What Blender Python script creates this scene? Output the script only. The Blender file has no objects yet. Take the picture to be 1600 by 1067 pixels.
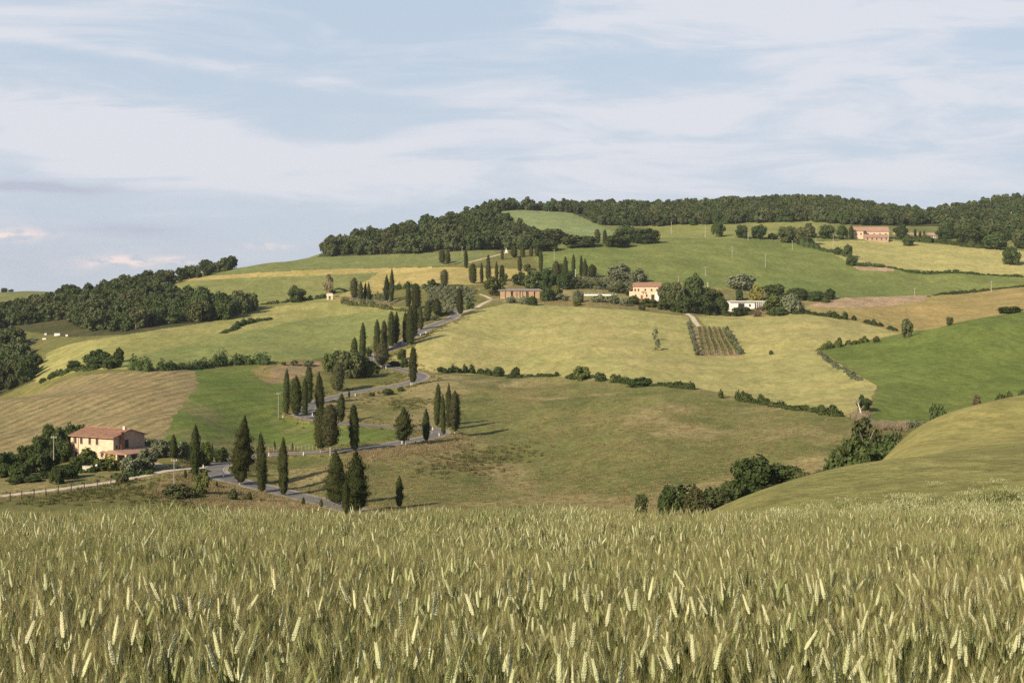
import bpy, math, random
import numpy as np
from mathutils import Vector, Matrix
sc = bpy.context.scene
C = sc.collection
R = math.radians
# ---------------------------------------------------------------- camera, sky, sun, exposure
F, CX, HY, CZ = 2140.0, 800.0, 470.0, 2.0          # focal length / principal point / eye level of the 1600 px wide photograph
cam = bpy.data.cameras.new('camera'); cam_o = bpy.data.objects.new('camera', cam); C.objects.link(cam_o)
cam.sensor_width = 36; cam.lens = 36*F/1600; cam.shift_y = -(533.5-HY)/1600
cam.clip_start = 0.1; cam.clip_end = 30000
cam_o.location = (0, 0, CZ); cam_o.rotation_euler = (R(90), 0, 0)
cam.dof.use_dof = True; cam.dof.focus_distance = 9.0; cam.dof.aperture_fstop = 22
sc.camera = cam_o
sc.view_settings.view_transform = 'Standard'; sc.view_settings.look = 'None'
sc.view_settings.exposure = 0.46; sc.view_settings.gamma = 1.0; sc.view_settings.use_curve_mapping = False
sc.cycles.max_bounces = 5; sc.cycles.diffuse_bounces = 2; sc.cycles.transmission_bounces = 3; sc.cycles.transparent_max_bounces = 6
sc.cycles.volume_bounces = 1; sc.cycles.use_denoising = False
SUN_EL, SUN_AZ = 29.0, 138.0                       # azimuth: degrees from the view direction towards the left
sd = Vector((-math.sin(R(SUN_AZ))*math.cos(R(SUN_EL)), math.cos(R(SUN_AZ))*math.cos(R(SUN_EL)), math.sin(R(SUN_EL))))
sun = bpy.data.lights.new('sun', 'SUN'); sun.energy = 5.0; sun.angle = R(0.55); sun.color = (1.0, 0.86, 0.66)
sun_o = bpy.data.objects.new('sun', sun); C.objects.link(sun_o)
sun_o.rotation_euler = sd.to_track_quat('Z', 'Y').to_euler()
sun_o.location = (-50, -20, 60)

world = bpy.data.worlds.new('World'); sc.world = world; world.use_nodes = True
class NT:
    def __init__(s, nt): s.nt = nt; s.nodes = nt.nodes; s.links = nt.links
    def n(s, typ, **kw):
        nd = s.nodes.new(typ)
        for k, v in kw.items():
            if k.startswith('i_'):
                key = k[2:]; key = int(key) if key.isdigit() else key.replace('_', ' ')
                s.set(nd.inputs[key], v)
            else: setattr(nd, k, v)
        return nd
    def set(s, inp, v):
        if isinstance(v, bpy.types.NodeSocket): s.links.new(v, inp)
        else:
            if isinstance(v, (tuple, list)) and len(v) == 3 and inp.type == 'RGBA': v = (*v, 1)
            inp.default_value = v
    def m(s, op, a, b=None, c=None, clamp=False):
        nd = s.nodes.new('ShaderNodeMath'); nd.operation = op; nd.use_clamp = clamp
        s.set(nd.inputs[0], a)
        if b is not None: s.set(nd.inputs[1], b)
        if c is not None: s.set(nd.inputs[2], c)
        return nd.outputs[0]
    def mix(s, f, a, b, blend='MIX'):
        nd = s.nodes.new('ShaderNodeMix'); nd.data_type = 'RGBA'; nd.blend_type = blend
        s.set(nd.inputs[0], f); s.set(nd.inputs[6], a); s.set(nd.inputs[7], b)
        return nd.outputs[2]
    def noise(s, vec, scale, detail=3, rough=0.55, dist=0.0):
        nd = s.n('ShaderNodeTexNoise'); s.set(nd.inputs['Vector'], vec); nd.inputs['Scale'].default_value = scale
        nd.inputs['Detail'].default_value = detail; nd.inputs['Roughness'].default_value = rough; nd.inputs['Distortion'].default_value = dist
        return nd.outputs[0]
    def ramp(s, v, lo, hi, a=0.0, b=1.0):
        nd = s.n('ShaderNodeMapRange'); nd.interpolation_type = 'SMOOTHSTEP'
        s.set(nd.inputs[0], v); nd.inputs[1].default_value = lo; nd.inputs[2].default_value = hi
        nd.inputs[3].default_value = a; nd.inputs[4].default_value = b
        return nd.outputs[0]
    def mapping(s, vec, scale=(1, 1, 1), rot=(0, 0, 0), loc=(0, 0, 0)):
        nd = s.n('ShaderNodeMapping'); s.set(nd.inputs[0], vec)
        nd.inputs['Scale'].default_value = scale; nd.inputs['Rotation'].default_value = rot; nd.inputs['Location'].default_value = loc
        return nd.outputs[0]

def build_sky():
    w = NT(world.node_tree); w.nodes.clear()
    out = w.n('ShaderNodeOutputWorld'); bg = w.n('ShaderNodeBackground'); bg.inputs[1].default_value = 0.088
    sky = w.n('ShaderNodeTexSky'); sky.sky_type = 'NISHITA'; sky.sun_disc = False
    sky.sun_elevation = R(SUN_EL); sky.sun_rotation = math.atan2(sd.x, sd.y)
    sky.altitude = 300; sky.air_density = 1.0; sky.dust_density = 1.2; sky.ozone_density = 1.6
    tc = w.n('ShaderNodeTexCoord')
    sep = w.n('ShaderNodeSeparateXYZ'); w.links.new(tc.outputs['Generated'], sep.inputs[0])
    x, y, z = sep.outputs
    el = w.m('MULTIPLY', w.m('ARCTAN2', z, w.m('SQRT', w.m('ADD', w.m('MULTIPLY', x, x), w.m('MULTIPLY', y, y)))), F)   # elevation, 1 unit = 1 px at this focal length
    az = w.m('MULTIPLY', w.m('ARCTAN2', x, y), F)
    cmb = w.n('ShaderNodeCombineXYZ'); w.set(cmb.inputs[0], az); w.set(cmb.inputs[1], el)
    pv = cmb.outputs[0]
    warp = w.noise(w.mapping(pv, (0.0016, 0.0042, 1)), 1.0, 4, 0.6)
    elw = w.m('ADD', el, w.m('MULTIPLY', w.m('SUBTRACT', warp, 0.5), 110.0))
    def blob(px, py, sx, sy, slope, amp, wobble=True):
        a0, e0 = px-CX, HY-py
        da = w.m('SUBTRACT', az, a0)
        de = w.m('SUBTRACT', w.m('SUBTRACT', elw if wobble else el, e0), w.m('MULTIPLY', da, slope))
        q = w.m('ADD', w.m('POWER', w.m('ABSOLUTE', w.m('DIVIDE', da, sx)), 2.0), w.m('POWER', w.m('ABSOLUTE', w.m('DIVIDE', de, sy)), 2.0))
        return w.m('MULTIPLY', w.m('EXPONENT', w.m('MULTIPLY', q, -1.0)), amp)
    acc = None
    for b in [(1330, 30, 420, 75, -0.02, 1.0), (1500, 180, 380, 45, -0.03, 0.75), (1050, 200, 240, 70, 0.0, 0.6), (300, 118, 300, 14, -0.09, 0.7),
              (120, 215, 330, 50, -0.10, 0.85), (420, 260, 420, 55, -0.06, 0.75), (1200, 270, 420, 45, 0.0, 0.45), (60, 30, 300, 60, 0.05, 0.45), (820, 170, 170, 40, 0.1, 0.4)]:
        v = blob(*b); acc = v if acc is None else w.m('ADD', acc, v)
    fib = w.noise(w.mapping(pv, (0.0028, 0.016, 1), (0, 0, R(7))), 1.0, 7, 0.62, 0.6)
    fine = w.noise(w.mapping(pv, (0.010, 0.035, 1), (0, 0, R(-6))), 1.0, 5, 0.6, 0.4)
    brk = w.m('ADD', w.m('MULTIPLY', fib, 1.15), w.m('MULTIPLY', fine, 0.35))
    base = w.m('MULTIPLY', w.ramp(fib, 0.38, 0.75), 0.45)
    base = w.m('MULTIPLY', base, w.ramp(el, 500, 1600, 1.0, 0.5))
    mask = w.ramp(w.m('ADD', w.m('MULTIPLY', acc, w.ramp(brk, 0.40, 1.0, 0.25, 1.15)), base), 0.08, 0.85)
    # pale sky towards the horizon
    hor = w.m('MULTIPLY', w.ramp(el, 0, 620, 1.0, 0.0), 0.62)
    c_blue = w.mix(w.ramp(el, 450, 1500, 0.8, 0.0), sky.outputs[0], (4.6, 5.5, 6.5))
    c0 = w.mix(hor, c_blue, (4.9, 5.3, 6.1))
    c1 = w.mix(w.m('MULTIPLY', mask, 0.68), c0, (6.85, 6.75, 7.1))
    # low grey-lavender bank and the small sunlit puffs at the left
    bank = w.m('ADD', blob(60, 294, 130, 9, 0.0, 1.5), w.m('ADD', blob(230, 352, 70, 9, 0.0, 0.9), blob(60, 395, 430, 60, 0.0, 0.4)))
    c2 = w.mix(w.m('MULTIPLY', bank, w.ramp(fine, 0.3, 0.6, 0.4, 1.0), clamp=True), c1, (4.3, 4.55, 5.5))
    puff = w.m('ADD', blob(205, 400, 62, 8, 0.04, 1.25), w.m('ADD', blob(40, 368, 60, 8, 0.02, 1.1), w.m('ADD', blob(292, 398, 26, 6, 0, 0.8), blob(425, 376, 36, 10, 0, 0.6))))
    pn = w.noise(w.mapping(pv, (0.03, 0.07, 1)), 1.0, 4, 0.6)
    c3 = w.mix(w.m('MULTIPLY', puff, w.ramp(pn, 0.36, 0.62), clamp=True), c2, (8.0, 6.7, 6.4))
    w.links.new(c3, bg.inputs[0]); w.links.new(bg.outputs[0], out.inputs[0])
build_sky()

# ---------------------------------------------------------------- helpers
def tag(o, label=None, cat=None, group=None, kind=None):
    if label: o['label'] = label
    if cat: o['category'] = cat
    if group: o['group'] = group
    if kind: o['kind'] = kind
    return o
def link(name, me, parent=None, loc=None):
    o = bpy.data.objects.new(name, me); C.objects.link(o)
    if parent is not None: o.parent = parent
    if loc is not None: o.location = loc
    return o
def empty(name, loc, rz=0, scale=(1, 1, 1)):
    o = bpy.data.objects.new(name, None); C.objects.link(o); o.empty_display_size = 0.3
    o.location = loc; o.rotation_euler = (0, 0, rz); o.scale = scale
    return o
def np_mesh(name, V, Fc, mat=None, smooth=False):
    V = np.asarray(V, dtype=np.float32); Fc = np.asarray(Fc, dtype=np.int32)
    me = bpy.data.meshes.new(name); k = Fc.shape[1]
    me.vertices.add(len(V)); me.vertices.foreach_set('co', V.ravel())
    me.loops.add(Fc.size); me.loops.foreach_set('vertex_index', Fc.ravel())
    me.polygons.add(len(Fc)); me.polygons.foreach_set('loop_start', np.arange(0, Fc.size, k, dtype=np.int32))
    if smooth: me.polygons.foreach_set('use_smooth', np.ones(len(Fc), dtype=bool))
    me.update(calc_edges=True)
    if mat: me.materials.append(mat)
    return me
class MB:
    """collects boxes, prisms and tubes, then links them as one mesh object"""
    def __init__(s): s.v = []; s.f = []
    def poly(s, pts, faces):
        n = len(s.v); s.v += [tuple(p) for p in pts]; s.f += [tuple(i+n for i in f) for f in faces]; return s
    def box(s, x0, x1, y0, y1, z0, z1):
        p = [(x0, y0, z0), (x1, y0, z0), (x1, y1, z0), (x0, y1, z0), (x0, y0, z1), (x1, y0, z1), (x1, y1, z1), (x0, y1, z1)]
        return s.poly(p, [(3, 2, 1, 0), (4, 5, 6, 7), (0, 1, 5, 4), (1, 2, 6, 5), (2, 3, 7, 6), (3, 0, 4, 7)])
    def prism(s, sec, x0, x1):
        """section in the y-z plane swept along x"""
        n = len(sec); p = [(x0, a, b) for a, b in sec]+[(x1, a, b) for a, b in sec]
        fs = [tuple(range(n-1, -1, -1)), tuple(range(n, 2*n))]+[(i, (i+1) % n, n+(i+1) % n, n+i) for i in range(n)]
        return s.poly(p, fs)
    def tube(s, a, b, r0, r1, n=6):
        a, b = Vector(a), Vector(b); d = (b-a).normalized()
        u = d.orthogonal().normalized(); w = d.cross(u)
        p = [a+(u*math.cos(2*math.pi*i/n)+w*math.sin(2*math.pi*i/n))*r0 for i in range(n)]+[b+(u*math.cos(2*math.pi*i/n)+w*math.sin(2*math.pi*i/n))*r1 for i in range(n)]
        return s.poly(p, [tuple(range(n-1, -1, -1)), tuple(range(n, 2*n))]+[(i, (i+1) % n, n+(i+1) % n, n+i) for i in range(n)])
    def mesh(s, name, mat):
        me = bpy.data.meshes.new(name); me.from_pydata([tuple(p) for p in s.v], [], s.f); me.update(); me.materials.append(mat); return me
    def build(s, name, mat, parent=None, loc=None):
        return link(name, s.mesh(name, mat), parent, loc)

# ---------------------------------------------------------------- materials
def pmat(name, col, rough=0.8, noise_scale=None, var=0.25, spec=0.2, bump=0.0, hue2=None, metallic=0.0):
    m = bpy.data.materials.new(name); m.use_nodes = True; t = NT(m.node_tree)
    b = t.nodes['Principled BSDF']; b.inputs['Roughness'].default_value = rough; b.inputs['Specular IOR Level'].default_value = spec; b.inputs['Metallic'].default_value = metallic
    if noise_scale:
        tc = t.n('ShaderNodeTexCoord').outputs['Object']
        n1 = t.noise(tc, noise_scale, 5, 0.65); n2 = t.noise(tc, noise_scale*5.3, 3, 0.6)
        c2 = hue2 or tuple(c*(1-var) for c in col); c3 = tuple(min(1, c*(1+var*0.6)) for c in col)
        c = t.mix(t.ramp(n1, 0.35, 0.65), c2, col); c = t.mix(t.m('MULTIPLY', t.ramp(n2, 0.5, 0.75), 0.6), c, c3)
        t.links.new(c, b.inputs['Base Color'])
        if bump:
            bp = t.n('ShaderNodeBump'); bp.inputs['Strength'].default_value = bump; bp.inputs['Distance'].default_value = 0.05
            t.links.new(n2, bp.inputs['Height']); t.links.new(bp.outputs[0], b.inputs['Normal'])
    else: b.inputs['Base Color'].default_value = (*col, 1)
    return m
def leaf_mat(name, ca, cb, cc=None, transl=0.18, nscale=0.35, axis='Object'):
    m = bpy.data.materials.new(name); m.use_nodes = True; t = NT(m.node_tree); t.nodes.clear()
    out = t.n('ShaderNodeOutputMaterial'); geo = t.n('ShaderNodeNewGeometry'); oi = t.n('ShaderNodeObjectInfo')
    n1 = t.noise(geo.outputs['Position'], nscale, 3, 0.6); n2 = t.noise(geo.outputs['Position'], nscale*9, 2, 0.6)
    c = t.mix(t.ramp(n1, 0.35, 0.65), ca, cb)
    if cc: c = t.mix(t.m('MULTIPLY', t.ramp(n2, 0.52, 0.7), 0.7), c, cc)
    hs = t.n('ShaderNodeHueSaturation'); t.set(hs.inputs['Hue'], t.m('ADD', t.m('MULTIPLY', oi.outputs['Random'], 0.03), 0.485))
    t.set(hs.inputs['Value'], t.m('ADD', t.m('MULTIPLY', t.m('FRACT', t.m('MULTIPLY', oi.outputs['Random'], 7.31)), 0.5), 0.75))
    t.set(hs.inputs['Color'], c)
    d = t.n('ShaderNodeBsdfDiffuse'); tr = t.n('ShaderNodeBsdfTranslucent'); mx = t.n('ShaderNodeMixShader'); mx.inputs[0].default_value = transl
    t.links.new(hs.outputs[0], d.inputs[0]); t.links.new(hs.outputs[0], tr.inputs[0])
    t.links.new(d.outputs[0], mx.inputs[1]); t.links.new(tr.outputs[0], mx.inputs[2]); t.links.new(mx.outputs[0], out.inputs[0])
    return m
def field_mat(name, a, b, c, big=0.012, mid=0.09, mixc=0.6, stripe=None, stripe_c=None, stripe_w=0.4, fine=1.3, finev=0.35, bump=0.35, stretch=(1, 1, 1), rot=0, patch=None):
    """a,b: large patches; c: mid-size mottling; stripe: (direction deg, spacing m)"""
    m = bpy.data.materials.new(name); m.use_nodes = True; t = NT(m.node_tree)
    bs = t.nodes['Principled BSDF']; bs.inputs['Roughness'].default_value = 0.95; bs.inputs['Specular IOR Level'].default_value = 0.05
    geo = t.n('ShaderNodeNewGeometry').outputs['Position']
    v = t.mapping(geo, stretch, (0, 0, R(rot)))
    n1 = t.noise(v, big, 4, 0.55, 0.4); n2 = t.noise(v, mid, 5, 0.62, 0.3); n3 = t.noise(geo, fine, 4, 0.7)
    col = t.mix(t.ramp(n1, 0.36, 0.64), a, b)
    col = t.mix(t.m('MULTIPLY', t.ramp(n2, 0.42, 0.68), mixc), col, c)
    if patch:
        n4 = t.noise(v, patch[1], 4, 0.6, 0.5); col = t.mix(t.m('MULTIPLY', t.ramp(n4, patch[2], patch[2]+0.1), patch[3]), col, patch[0])
    if stripe:
        sv = t.mapping(geo, (1, 1, 1), (0, 0, R(stripe[0])))
        sp = t.n('ShaderNodeSeparateXYZ'); t.links.new(sv, sp.inputs[0])
        wob = t.m('MULTIPLY', t.noise(geo, 0.015, 2), 8.0)
        ph = t.m('MULTIPLY', t.m('ADD', sp.outputs[0], wob), 2*math.pi/stripe[1])
        sn = t.m('ADD', t.m('MULTIPLY', t.m('SINE', ph), 0.5), 0.5)
        stv = t.noise(t.mapping(geo, (1.0/stripe[1]*1.1, 0.018, 1), (0, 0, R(stripe[0]))), 1.0, 3, 0.7)
        f = t.m('MULTIPLY', t.m('MULTIPLY', t.m('POWER', sn, 1.6), t.ramp(stv, 0.35, 0.65, 0.45, 1.0)), stripe_w)
        col = t.mix(f, col, stripe_c)
    n6 = t.noise(v, 0.45, 5, 0.75, 0.2); n7 = t.noise(t.mapping(geo, (1.0, .45, 1), (0, 0, R(rot+9))), 0.14, 6, 0.72, 0.2)
    br = t.m('ADD', 1.0-finev/2, t.m('MULTIPLY', t.ramp(n3, 0.3, 0.7), finev*.8))
    br = t.m('MULTIPLY', br, t.m('ADD', 0.80, t.m('MULTIPLY', t.ramp(n6, 0.36, 0.64), 0.30)))
    br = t.m('MULTIPLY', br, t.m('ADD', 0.88, t.m('MULTIPLY', t.ramp(n7, 0.38, 0.62), 0.20)))
    col = t.mix(1.0, col, t.n('ShaderNodeCombineColor', i_0=br, i_1=br, i_2=br).outputs[0], 'MULTIPLY')
    t.links.new(col, bs.inputs['Base Color'])
    n5 = t.noise(geo, 0.35, 5, 0.75)
    bp = t.n('ShaderNodeBump'); bp.inputs['Strength'].default_value = bump; bp.inputs['Distance'].default_value = 0.6
    t.links.new(t.m('ADD', t.m('MULTIPLY', n3, 0.5), n5), bp.inputs['Height']); t.links.new(bp.outputs[0], bs.inputs['Normal'])
    return m
# ---------------------------------------------------------------- terrain: one height field in (x/y, log y)
def zof(py, Y): return CZ-(py-HY)/F*Y
CP = []
near = [(0.5, 0.1), (3, 0.0), (6, -.2), (10, -.62), (16, -1.38), (25, -2.7)]
for px in (-900, -300, 200, 600, 1000, 1300, 1600, 2000, 2500):
    for Y, z in near: CP.append((px, Y, z))
for px in (-900, -300, 0, 300, 600, 850, 1000):
    for Y, z in [(40, -5.7), (70, -11), (110, -19), (160, -27), (205, -32.0)]: CP.append((px, Y, z))
def col(px, s):
    for tok in s.split():
        Y, v = tok.split(':')
        crop = 0.8 if 40 < float(Y) < 50 else (0.25 if 50 < float(Y) < 75 else 0)      # the standing wheat hides this much of the slope
        CP.append((px, float(Y), float(v[1:]) if v[0] == 'z' else zof(float(v), float(Y))-crop))
col(1150, '45:792 70:783 85:781 115:z-18 165:z-27')
col(1300, '45:778 70:752 95:737 130:z-17 180:z-27')
col(1415, '45:768 70:738 100:719 122:722 150:700 180:683 230:z-30')
col(1500, '45:762 70:730 100:709 125:705 150:680 185:650 235:z-29')
col(1600, '45:757 70:722 100:700 125:694 150:665 190:626 240:z-26')
col(2000, '45:748 70:705 100:680 150:640 200:600 260:z-16')
col(-900, '260:790 330:720 430:640 560:610 700:575 900:530 1200:490 1500:470 2200:485')
col(-300, '260:780 330:705 430:630 560:605 700:560 900:512 1200:478 1500:462 2200:480')
col(0, '230:798 255:779 300:730 330:705 380:660 430:622 520:640 650:560 800:505 1000:482 1200:470 1500:457 2200:475')
col(150, '235:796 270:755 300:720 340:683 400:628 460:594 490:581 510:575 560:550 620:528 700:512 800:485 950:458 1300:458 1500:456 2200:478')
col(300, '250:790 275:752 290:735 320:700 370:650 430:607 480:580 515:570 560:546 640:515 720:497 800:470 870:447 960:432 1300:455 2200:478')
col(420, '245:796 280:769 310:735 335:712 370:685 400:655 440:622 500:586 525:568 600:530 700:495 770:474 830:455 900:428 980:412 1100:425 1500:460')
col(520, '235:801 262:788 300:740 335:704 370:680 395:661 415:645 445:622 500:592 545:566 600:540 700:497 770:468 830:450 900:425 960:410 1020:400 1080:390 1150:396 1500:455')
col(610, '240:798 300:747 345:697 390:666 440:632 480:606 540:578 570:562 620:530 690:495 745:472 800:455 880:430 930:415 1000:398 1100:370 1200:385')
col(700, '240:797 300:748 345:700 375:679 420:645 480:600 520:583 560:560 620:525 690:497 740:473 780:452 830:435 900:415 1000:392 1080:365 1170:345 1260:350')
col(790, '240:793 320:735 400:665 480:605 520:589 600:545 680:500 735:476 770:465 830:440 900:415 950:398 1000:392 1080:380 1150:365 1230:340 1320:330 1500:345')
col(900, '240:788 320:720 400:650 460:610 490:592 560:550 660:505 730:479 790:455 850:428 920:400 1000:385 1060:375 1130:368 1250:345 1330:333 1400:331 1600:345')
col(1020, '200:z-32 240:778 300:715 360:655 420:617 450:602 520:565 620:522 690:492 750:475 800:450 900:410 1000:385 1070:371 1150:366 1250:352 1400:330 1600:350')
col(1150, '225:790 250:757 300:705 360:655 405:622 450:598 520:570 560:554 620:525 690:500 740:485 790:465 860:435 950:400 1050:375 1120:364 1200:355 1300:340 1450:324 1700:340')
col(1250, '215:793 250:745 290:695 330:660 365:640 400:622 450:595 520:560 580:530 650:502 700:488 760:470 820:452 900:425 980:400 1070:378 1120:368 1180:358 1300:335 1450:320 1700:340')
col(1330, '210:780 240:738 270:705 310:670 335:650 380:624 430:597 480:570 540:543 600:520 650:508 720:485 780:465 850:450 920:425 950:412 1060:382 1110:372 1200:350 1350:334 1500:327')
col(1420, '290:698 325:668 360:640 410:602 460:567 500:542 530:525 570:523 640:519 720:490 800:465 880:445 940:422 1050:390 1150:365 1250:352 1400:338 1500:338')
col(1500, '300:695 340:658 400:605 460:555 520:507 600:513 680:500 760:475 850:452 905:430 1050:388 1130:372 1250:350 1400:335 1550:324')
col(1600, '320:670 400:603 470:545 540:487 620:497 700:482 780:462 860:445 900:432 1030:393 1120:375 1250:350 1400:330 1600:315')
col(2000, '300:640 450:545 540:485 700:470 860:440 1030:390 1250:345 1600:305')
for px in (-900, 0, 700, 1400, 2500):
    CP.append((px, 3200, -30.0)); CP.append((px, 7000, -60.0))
for px in (700, 1100, 1600): CP.append((px, 2300, 20.0))
SU, SV = 4.5, 2.2
cu = np.array([(p[0]-CX)/F*SU for p in CP]); cv = np.array([math.log(p[1])*SV for p in CP]); cz = np.array([p[2] for p in CP])
def phi(r2): return np.where(r2 > 1e-12, r2*np.log(np.maximum(r2, 1e-12))*0.5, 0.0)
def tps_fit():
    n = len(CP); K = phi((cu[:, None]-cu)**2+(cv[:, None]-cv)**2)+np.eye(n)*0.0006
    P = np.stack([np.ones(n), cu, cv], 1); A = np.zeros((n+3, n+3)); A[:n, :n] = K; A[:n, n:] = P; A[n:, :n] = P.T
    return np.linalg.solve(A, np.concatenate([cz, np.zeros(3)]))
WT = tps_fit()
U0, U1, NU = -0.95, 0.95, 191
V0, V1, NV = math.log(0.6), math.log(7000), 330
gu = np.linspace(U0, U1, NU); gv = np.linspace(V0, V1, NV)
def tps_grid():
    out = np.zeros((NV, NU))
    for j in range(NV):
        k = phi((gu[:, None]*SU-cu)**2+(gv[j]*SV-cv)**2)
        out[j] = k@WT[:len(CP)]+WT[-3]+WT[-2]*gu*SU+WT[-1]*gv[j]*SV
    return out
G = tps_grid()
def _cr(t):
    return (-.5*t+t*t-.5*t**3, 1-2.5*t*t+1.5*t**3, .5*t+2*t*t-1.5*t**3, -.5*t*t+.5*t**3)
def base_h(u, v):
    fu = np.clip((u-U0)/(U1-U0)*(NU-1), 1, NU-2.001); fv = np.clip((v-V0)/(V1-V0)*(NV-1), 1, NV-2.001)
    iu = np.floor(fu).astype(int); iv = np.floor(fv).astype(int); wu = _cr(fu-iu); wv = _cr(fv-iv)
    h = 0
    for a in range(4):
        row = 0
        for b in range(4): row = row+wu[b]*G[np.clip(iv-1+a, 0, NV-1), np.clip(iu-1+b, 0, NU-1)]
        h = h+wv[a]*row
    return h
_wr = np.random.RandomState(5)
_waves = [(_wr.uniform(0, 6.28), 2*math.pi/_wr.uniform(28, 110), _wr.uniform(0, 6.28)) for _ in range(14)]
def undul(x, y):
    a = np.clip((y-180)/250, 0, 1)*0.16; s = 0
    for th, k, ph in _waves: s = s+np.sin((x*math.cos(th)+y*math.sin(th))*k+ph)
    return a*s
def raw_h(x, y):
    y = np.maximum(y, 0.6)
    return base_h(x/y, np.log(y))+undul(x, y)
def project(x, y, z): return CX+F*x/y, HY-F*(z-CZ)/y
YS = np.exp(np.linspace(math.log(20), math.log(3000), 2600))
def hit(px, py, ymin=190, hfun=raw_h):
    """first ground point, farther than ymin, on the line of sight of pixel (px, py)"""
    ys = YS[YS > ymin]; xs = (px-CX)/F*ys; g = hfun(xs, ys); gp = HY-F*(g-CZ)/ys
    k = np.nonzero(gp <= py)[0]
    if len(k) == 0: k = [int(np.argmin(gp))]
    i = k[0]
    if i > 0 and gp[i] <= py < gp[i-1]:
        f = (gp[i-1]-py)/(gp[i-1]-gp[i]); Y = ys[i-1]+f*(ys[i]-ys[i-1])
    else: Y = ys[i]
    x = (px-CX)/F*Y
    return np.array([x, Y, float(hfun(np.array([x]), np.array([Y]))[0])])
def catmull(P, step):
    P = np.asarray(P, float); Q = np.vstack([2*P[0]-P[1], P, 2*P[-1]-P[-2]]); out = []
    for i in range(1, len(Q)-2):
        n = max(2, int(np.linalg.norm(Q[i+1]-Q[i])/step))
        for t in np.arange(n)/n:
            out.append(0.5*((2*Q[i])+(-Q[i-1]+Q[i+1])*t+(2*Q[i-1]-5*Q[i]+4*Q[i+1]-Q[i+2])*t*t+(-Q[i-1]+3*Q[i]-3*Q[i+1]+Q[i+2])*t**3))
    out.append(P[-1]); return np.array(out)
def smooth1(a, n):
    for _ in range(n): a[1:-1] = (a[:-2]+a[1:-1]*2+a[2:])/4
    return a
def make_path(pts, step=2.0, ns=10, nz=40, ymins=None):
    P = np.array([hit(p[0], p[1], p[2] if len(p) > 2 else 190) for p in pts])
    Q = catmull(P, step); Q = smooth1(Q, ns); Q[:, 2] = raw_h(Q[:, 0], Q[:, 1]); Q[:, 2] = smooth1(Q[:, 2], nz)
    return Q
ROAD = make_path([(600, 812), (560, 800), (520, 789), (480, 779), (440, 770), (402, 762), (374, 753), (350, 745), (334, 738), (330, 731), (345, 724), (372, 717), (420, 711), (473, 708), (508, 706),
                  (546, 702), (590, 698), (627, 691), (655, 686), (678, 681), (688, 677), (684, 672), (666, 669), (617, 666), (564, 663), (520, 660), (490, 656), (470, 652), (466, 646), (478, 640), (492, 630), (508, 624), (530, 618),
                  (558, 613), (591, 608), (616, 603), (638, 598), (653, 594), (659, 588), (652, 582), (635, 579), (618, 576), (603, 573), (588, 566), (584, 559), (592, 553), (610, 546), (630, 536), (647, 524), (672, 511), (697, 501), (711, 494), (713, 488),
                  (704, 483), (694, 478), (680, 476), (655, 476.5), (627, 474.5), (600, 472), (580, 470), (560, 467), (548, 464)], 2.0, 6, 30)
LANE = make_path([(-80, 784), (-30, 779), (20, 774), (80, 766), (140, 758), (185, 751.5), (225, 743), (258, 734), (285, 730), (318, 731)], 2.0, 8, 20)
TRACKS = {'drive': make_path([(716, 490), (741, 483), (753, 475), (766, 469), (779, 466), (800, 466.5), (850, 466), (900, 462)], 2.0, 6, 20),
          'upper': make_path([(690, 451), (709, 450), (740, 451), (765, 450), (800, 446)], 2.0, 6, 20),
          'link': make_path([(748, 459), (757, 462), (768, 467.5)], 2.0, 2, 6),
          'hill': make_path([(640, 418), (680, 416), (706, 414), (727, 411), (745, 407), (765, 402), (782, 397), (796, 395)], 2.0, 6, 20),
          'west': make_path([(430, 592), (408, 585), (407, 577), (425, 571), (450, 566), (480, 562)], 2.0, 4, 20),
          'vine': make_path([(1072, 488), (1080, 494), (1086, 503), (1092, 510)], 2.0, 2, 6)}
PATHS = [(ROAD, 3.2, 9.0, 0.07), (LANE, 1.9, 5.0, 0.05)]+[(t, 1.7, 4.5, 0.05) for t in TRACKS.values()]
# a list of path samples for flattening
_segs = []
for Q, r0, r1, dz in PATHS:
    for i in range(len(Q)-1): _segs.append((Q[i], Q[i+1], r0, r1, dz))
def flatten(x, y, z):
    """bed the roads into the slope (x, y, z: flat arrays)"""
    best = np.full(x.shape, 1e9); wgt = np.zeros(x.shape); zt = np.zeros(x.shape)
    order = np.argsort(y, kind='stable'); ysort = y[order]
    for a, b, r0, r1, dz in _segs:
        lo = np.searchsorted(ysort, min(a[1], b[1])-r1); hi = np.searchsorted(ysort, max(a[1], b[1])+r1)
        ii = order[lo:hi]
        if not len(ii): continue
        xs = x[ii]; m = (xs > min(a[0], b[0])-r1) & (xs < max(a[0], b[0])+r1); ii = ii[m]
        if not len(ii): continue
        d = b[:2]-a[:2]; L = d@d+1e-9
        t = np.clip(((x[ii]-a[0])*d[0]+(y[ii]-a[1])*d[1])/L, 0, 1)
        dist = np.hypot(x[ii]-(a[0]+d[0]*t), y[ii]-(a[1]+d[1]*t))
        rel = dist/r0
        k = rel < best[ii]; jj = ii[k]
        best[jj] = rel[k]; s = np.clip((dist[k]-r0)/(r1-r0), 0, 1); s = s*s*(3-2*s)
        wgt[jj] = 1-s; zt[jj] = a[2]+(b[2]-a[2])*t[k]-dz
    return z*(1-wgt)+zt*wgt, best
def height(x, y):
    x = np.atleast_1d(np.asarray(x, float)); y = np.atleast_1d(np.asarray(y, float))
    return flatten(x.ravel(), y.ravel(), raw_h(x, y).ravel())[0].reshape(x.shape)
_A = np.array([q[0] for q in _segs]); _B = np.array([q[1] for q in _segs]); _R = np.array([q[2:5] for q in _segs])
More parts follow.
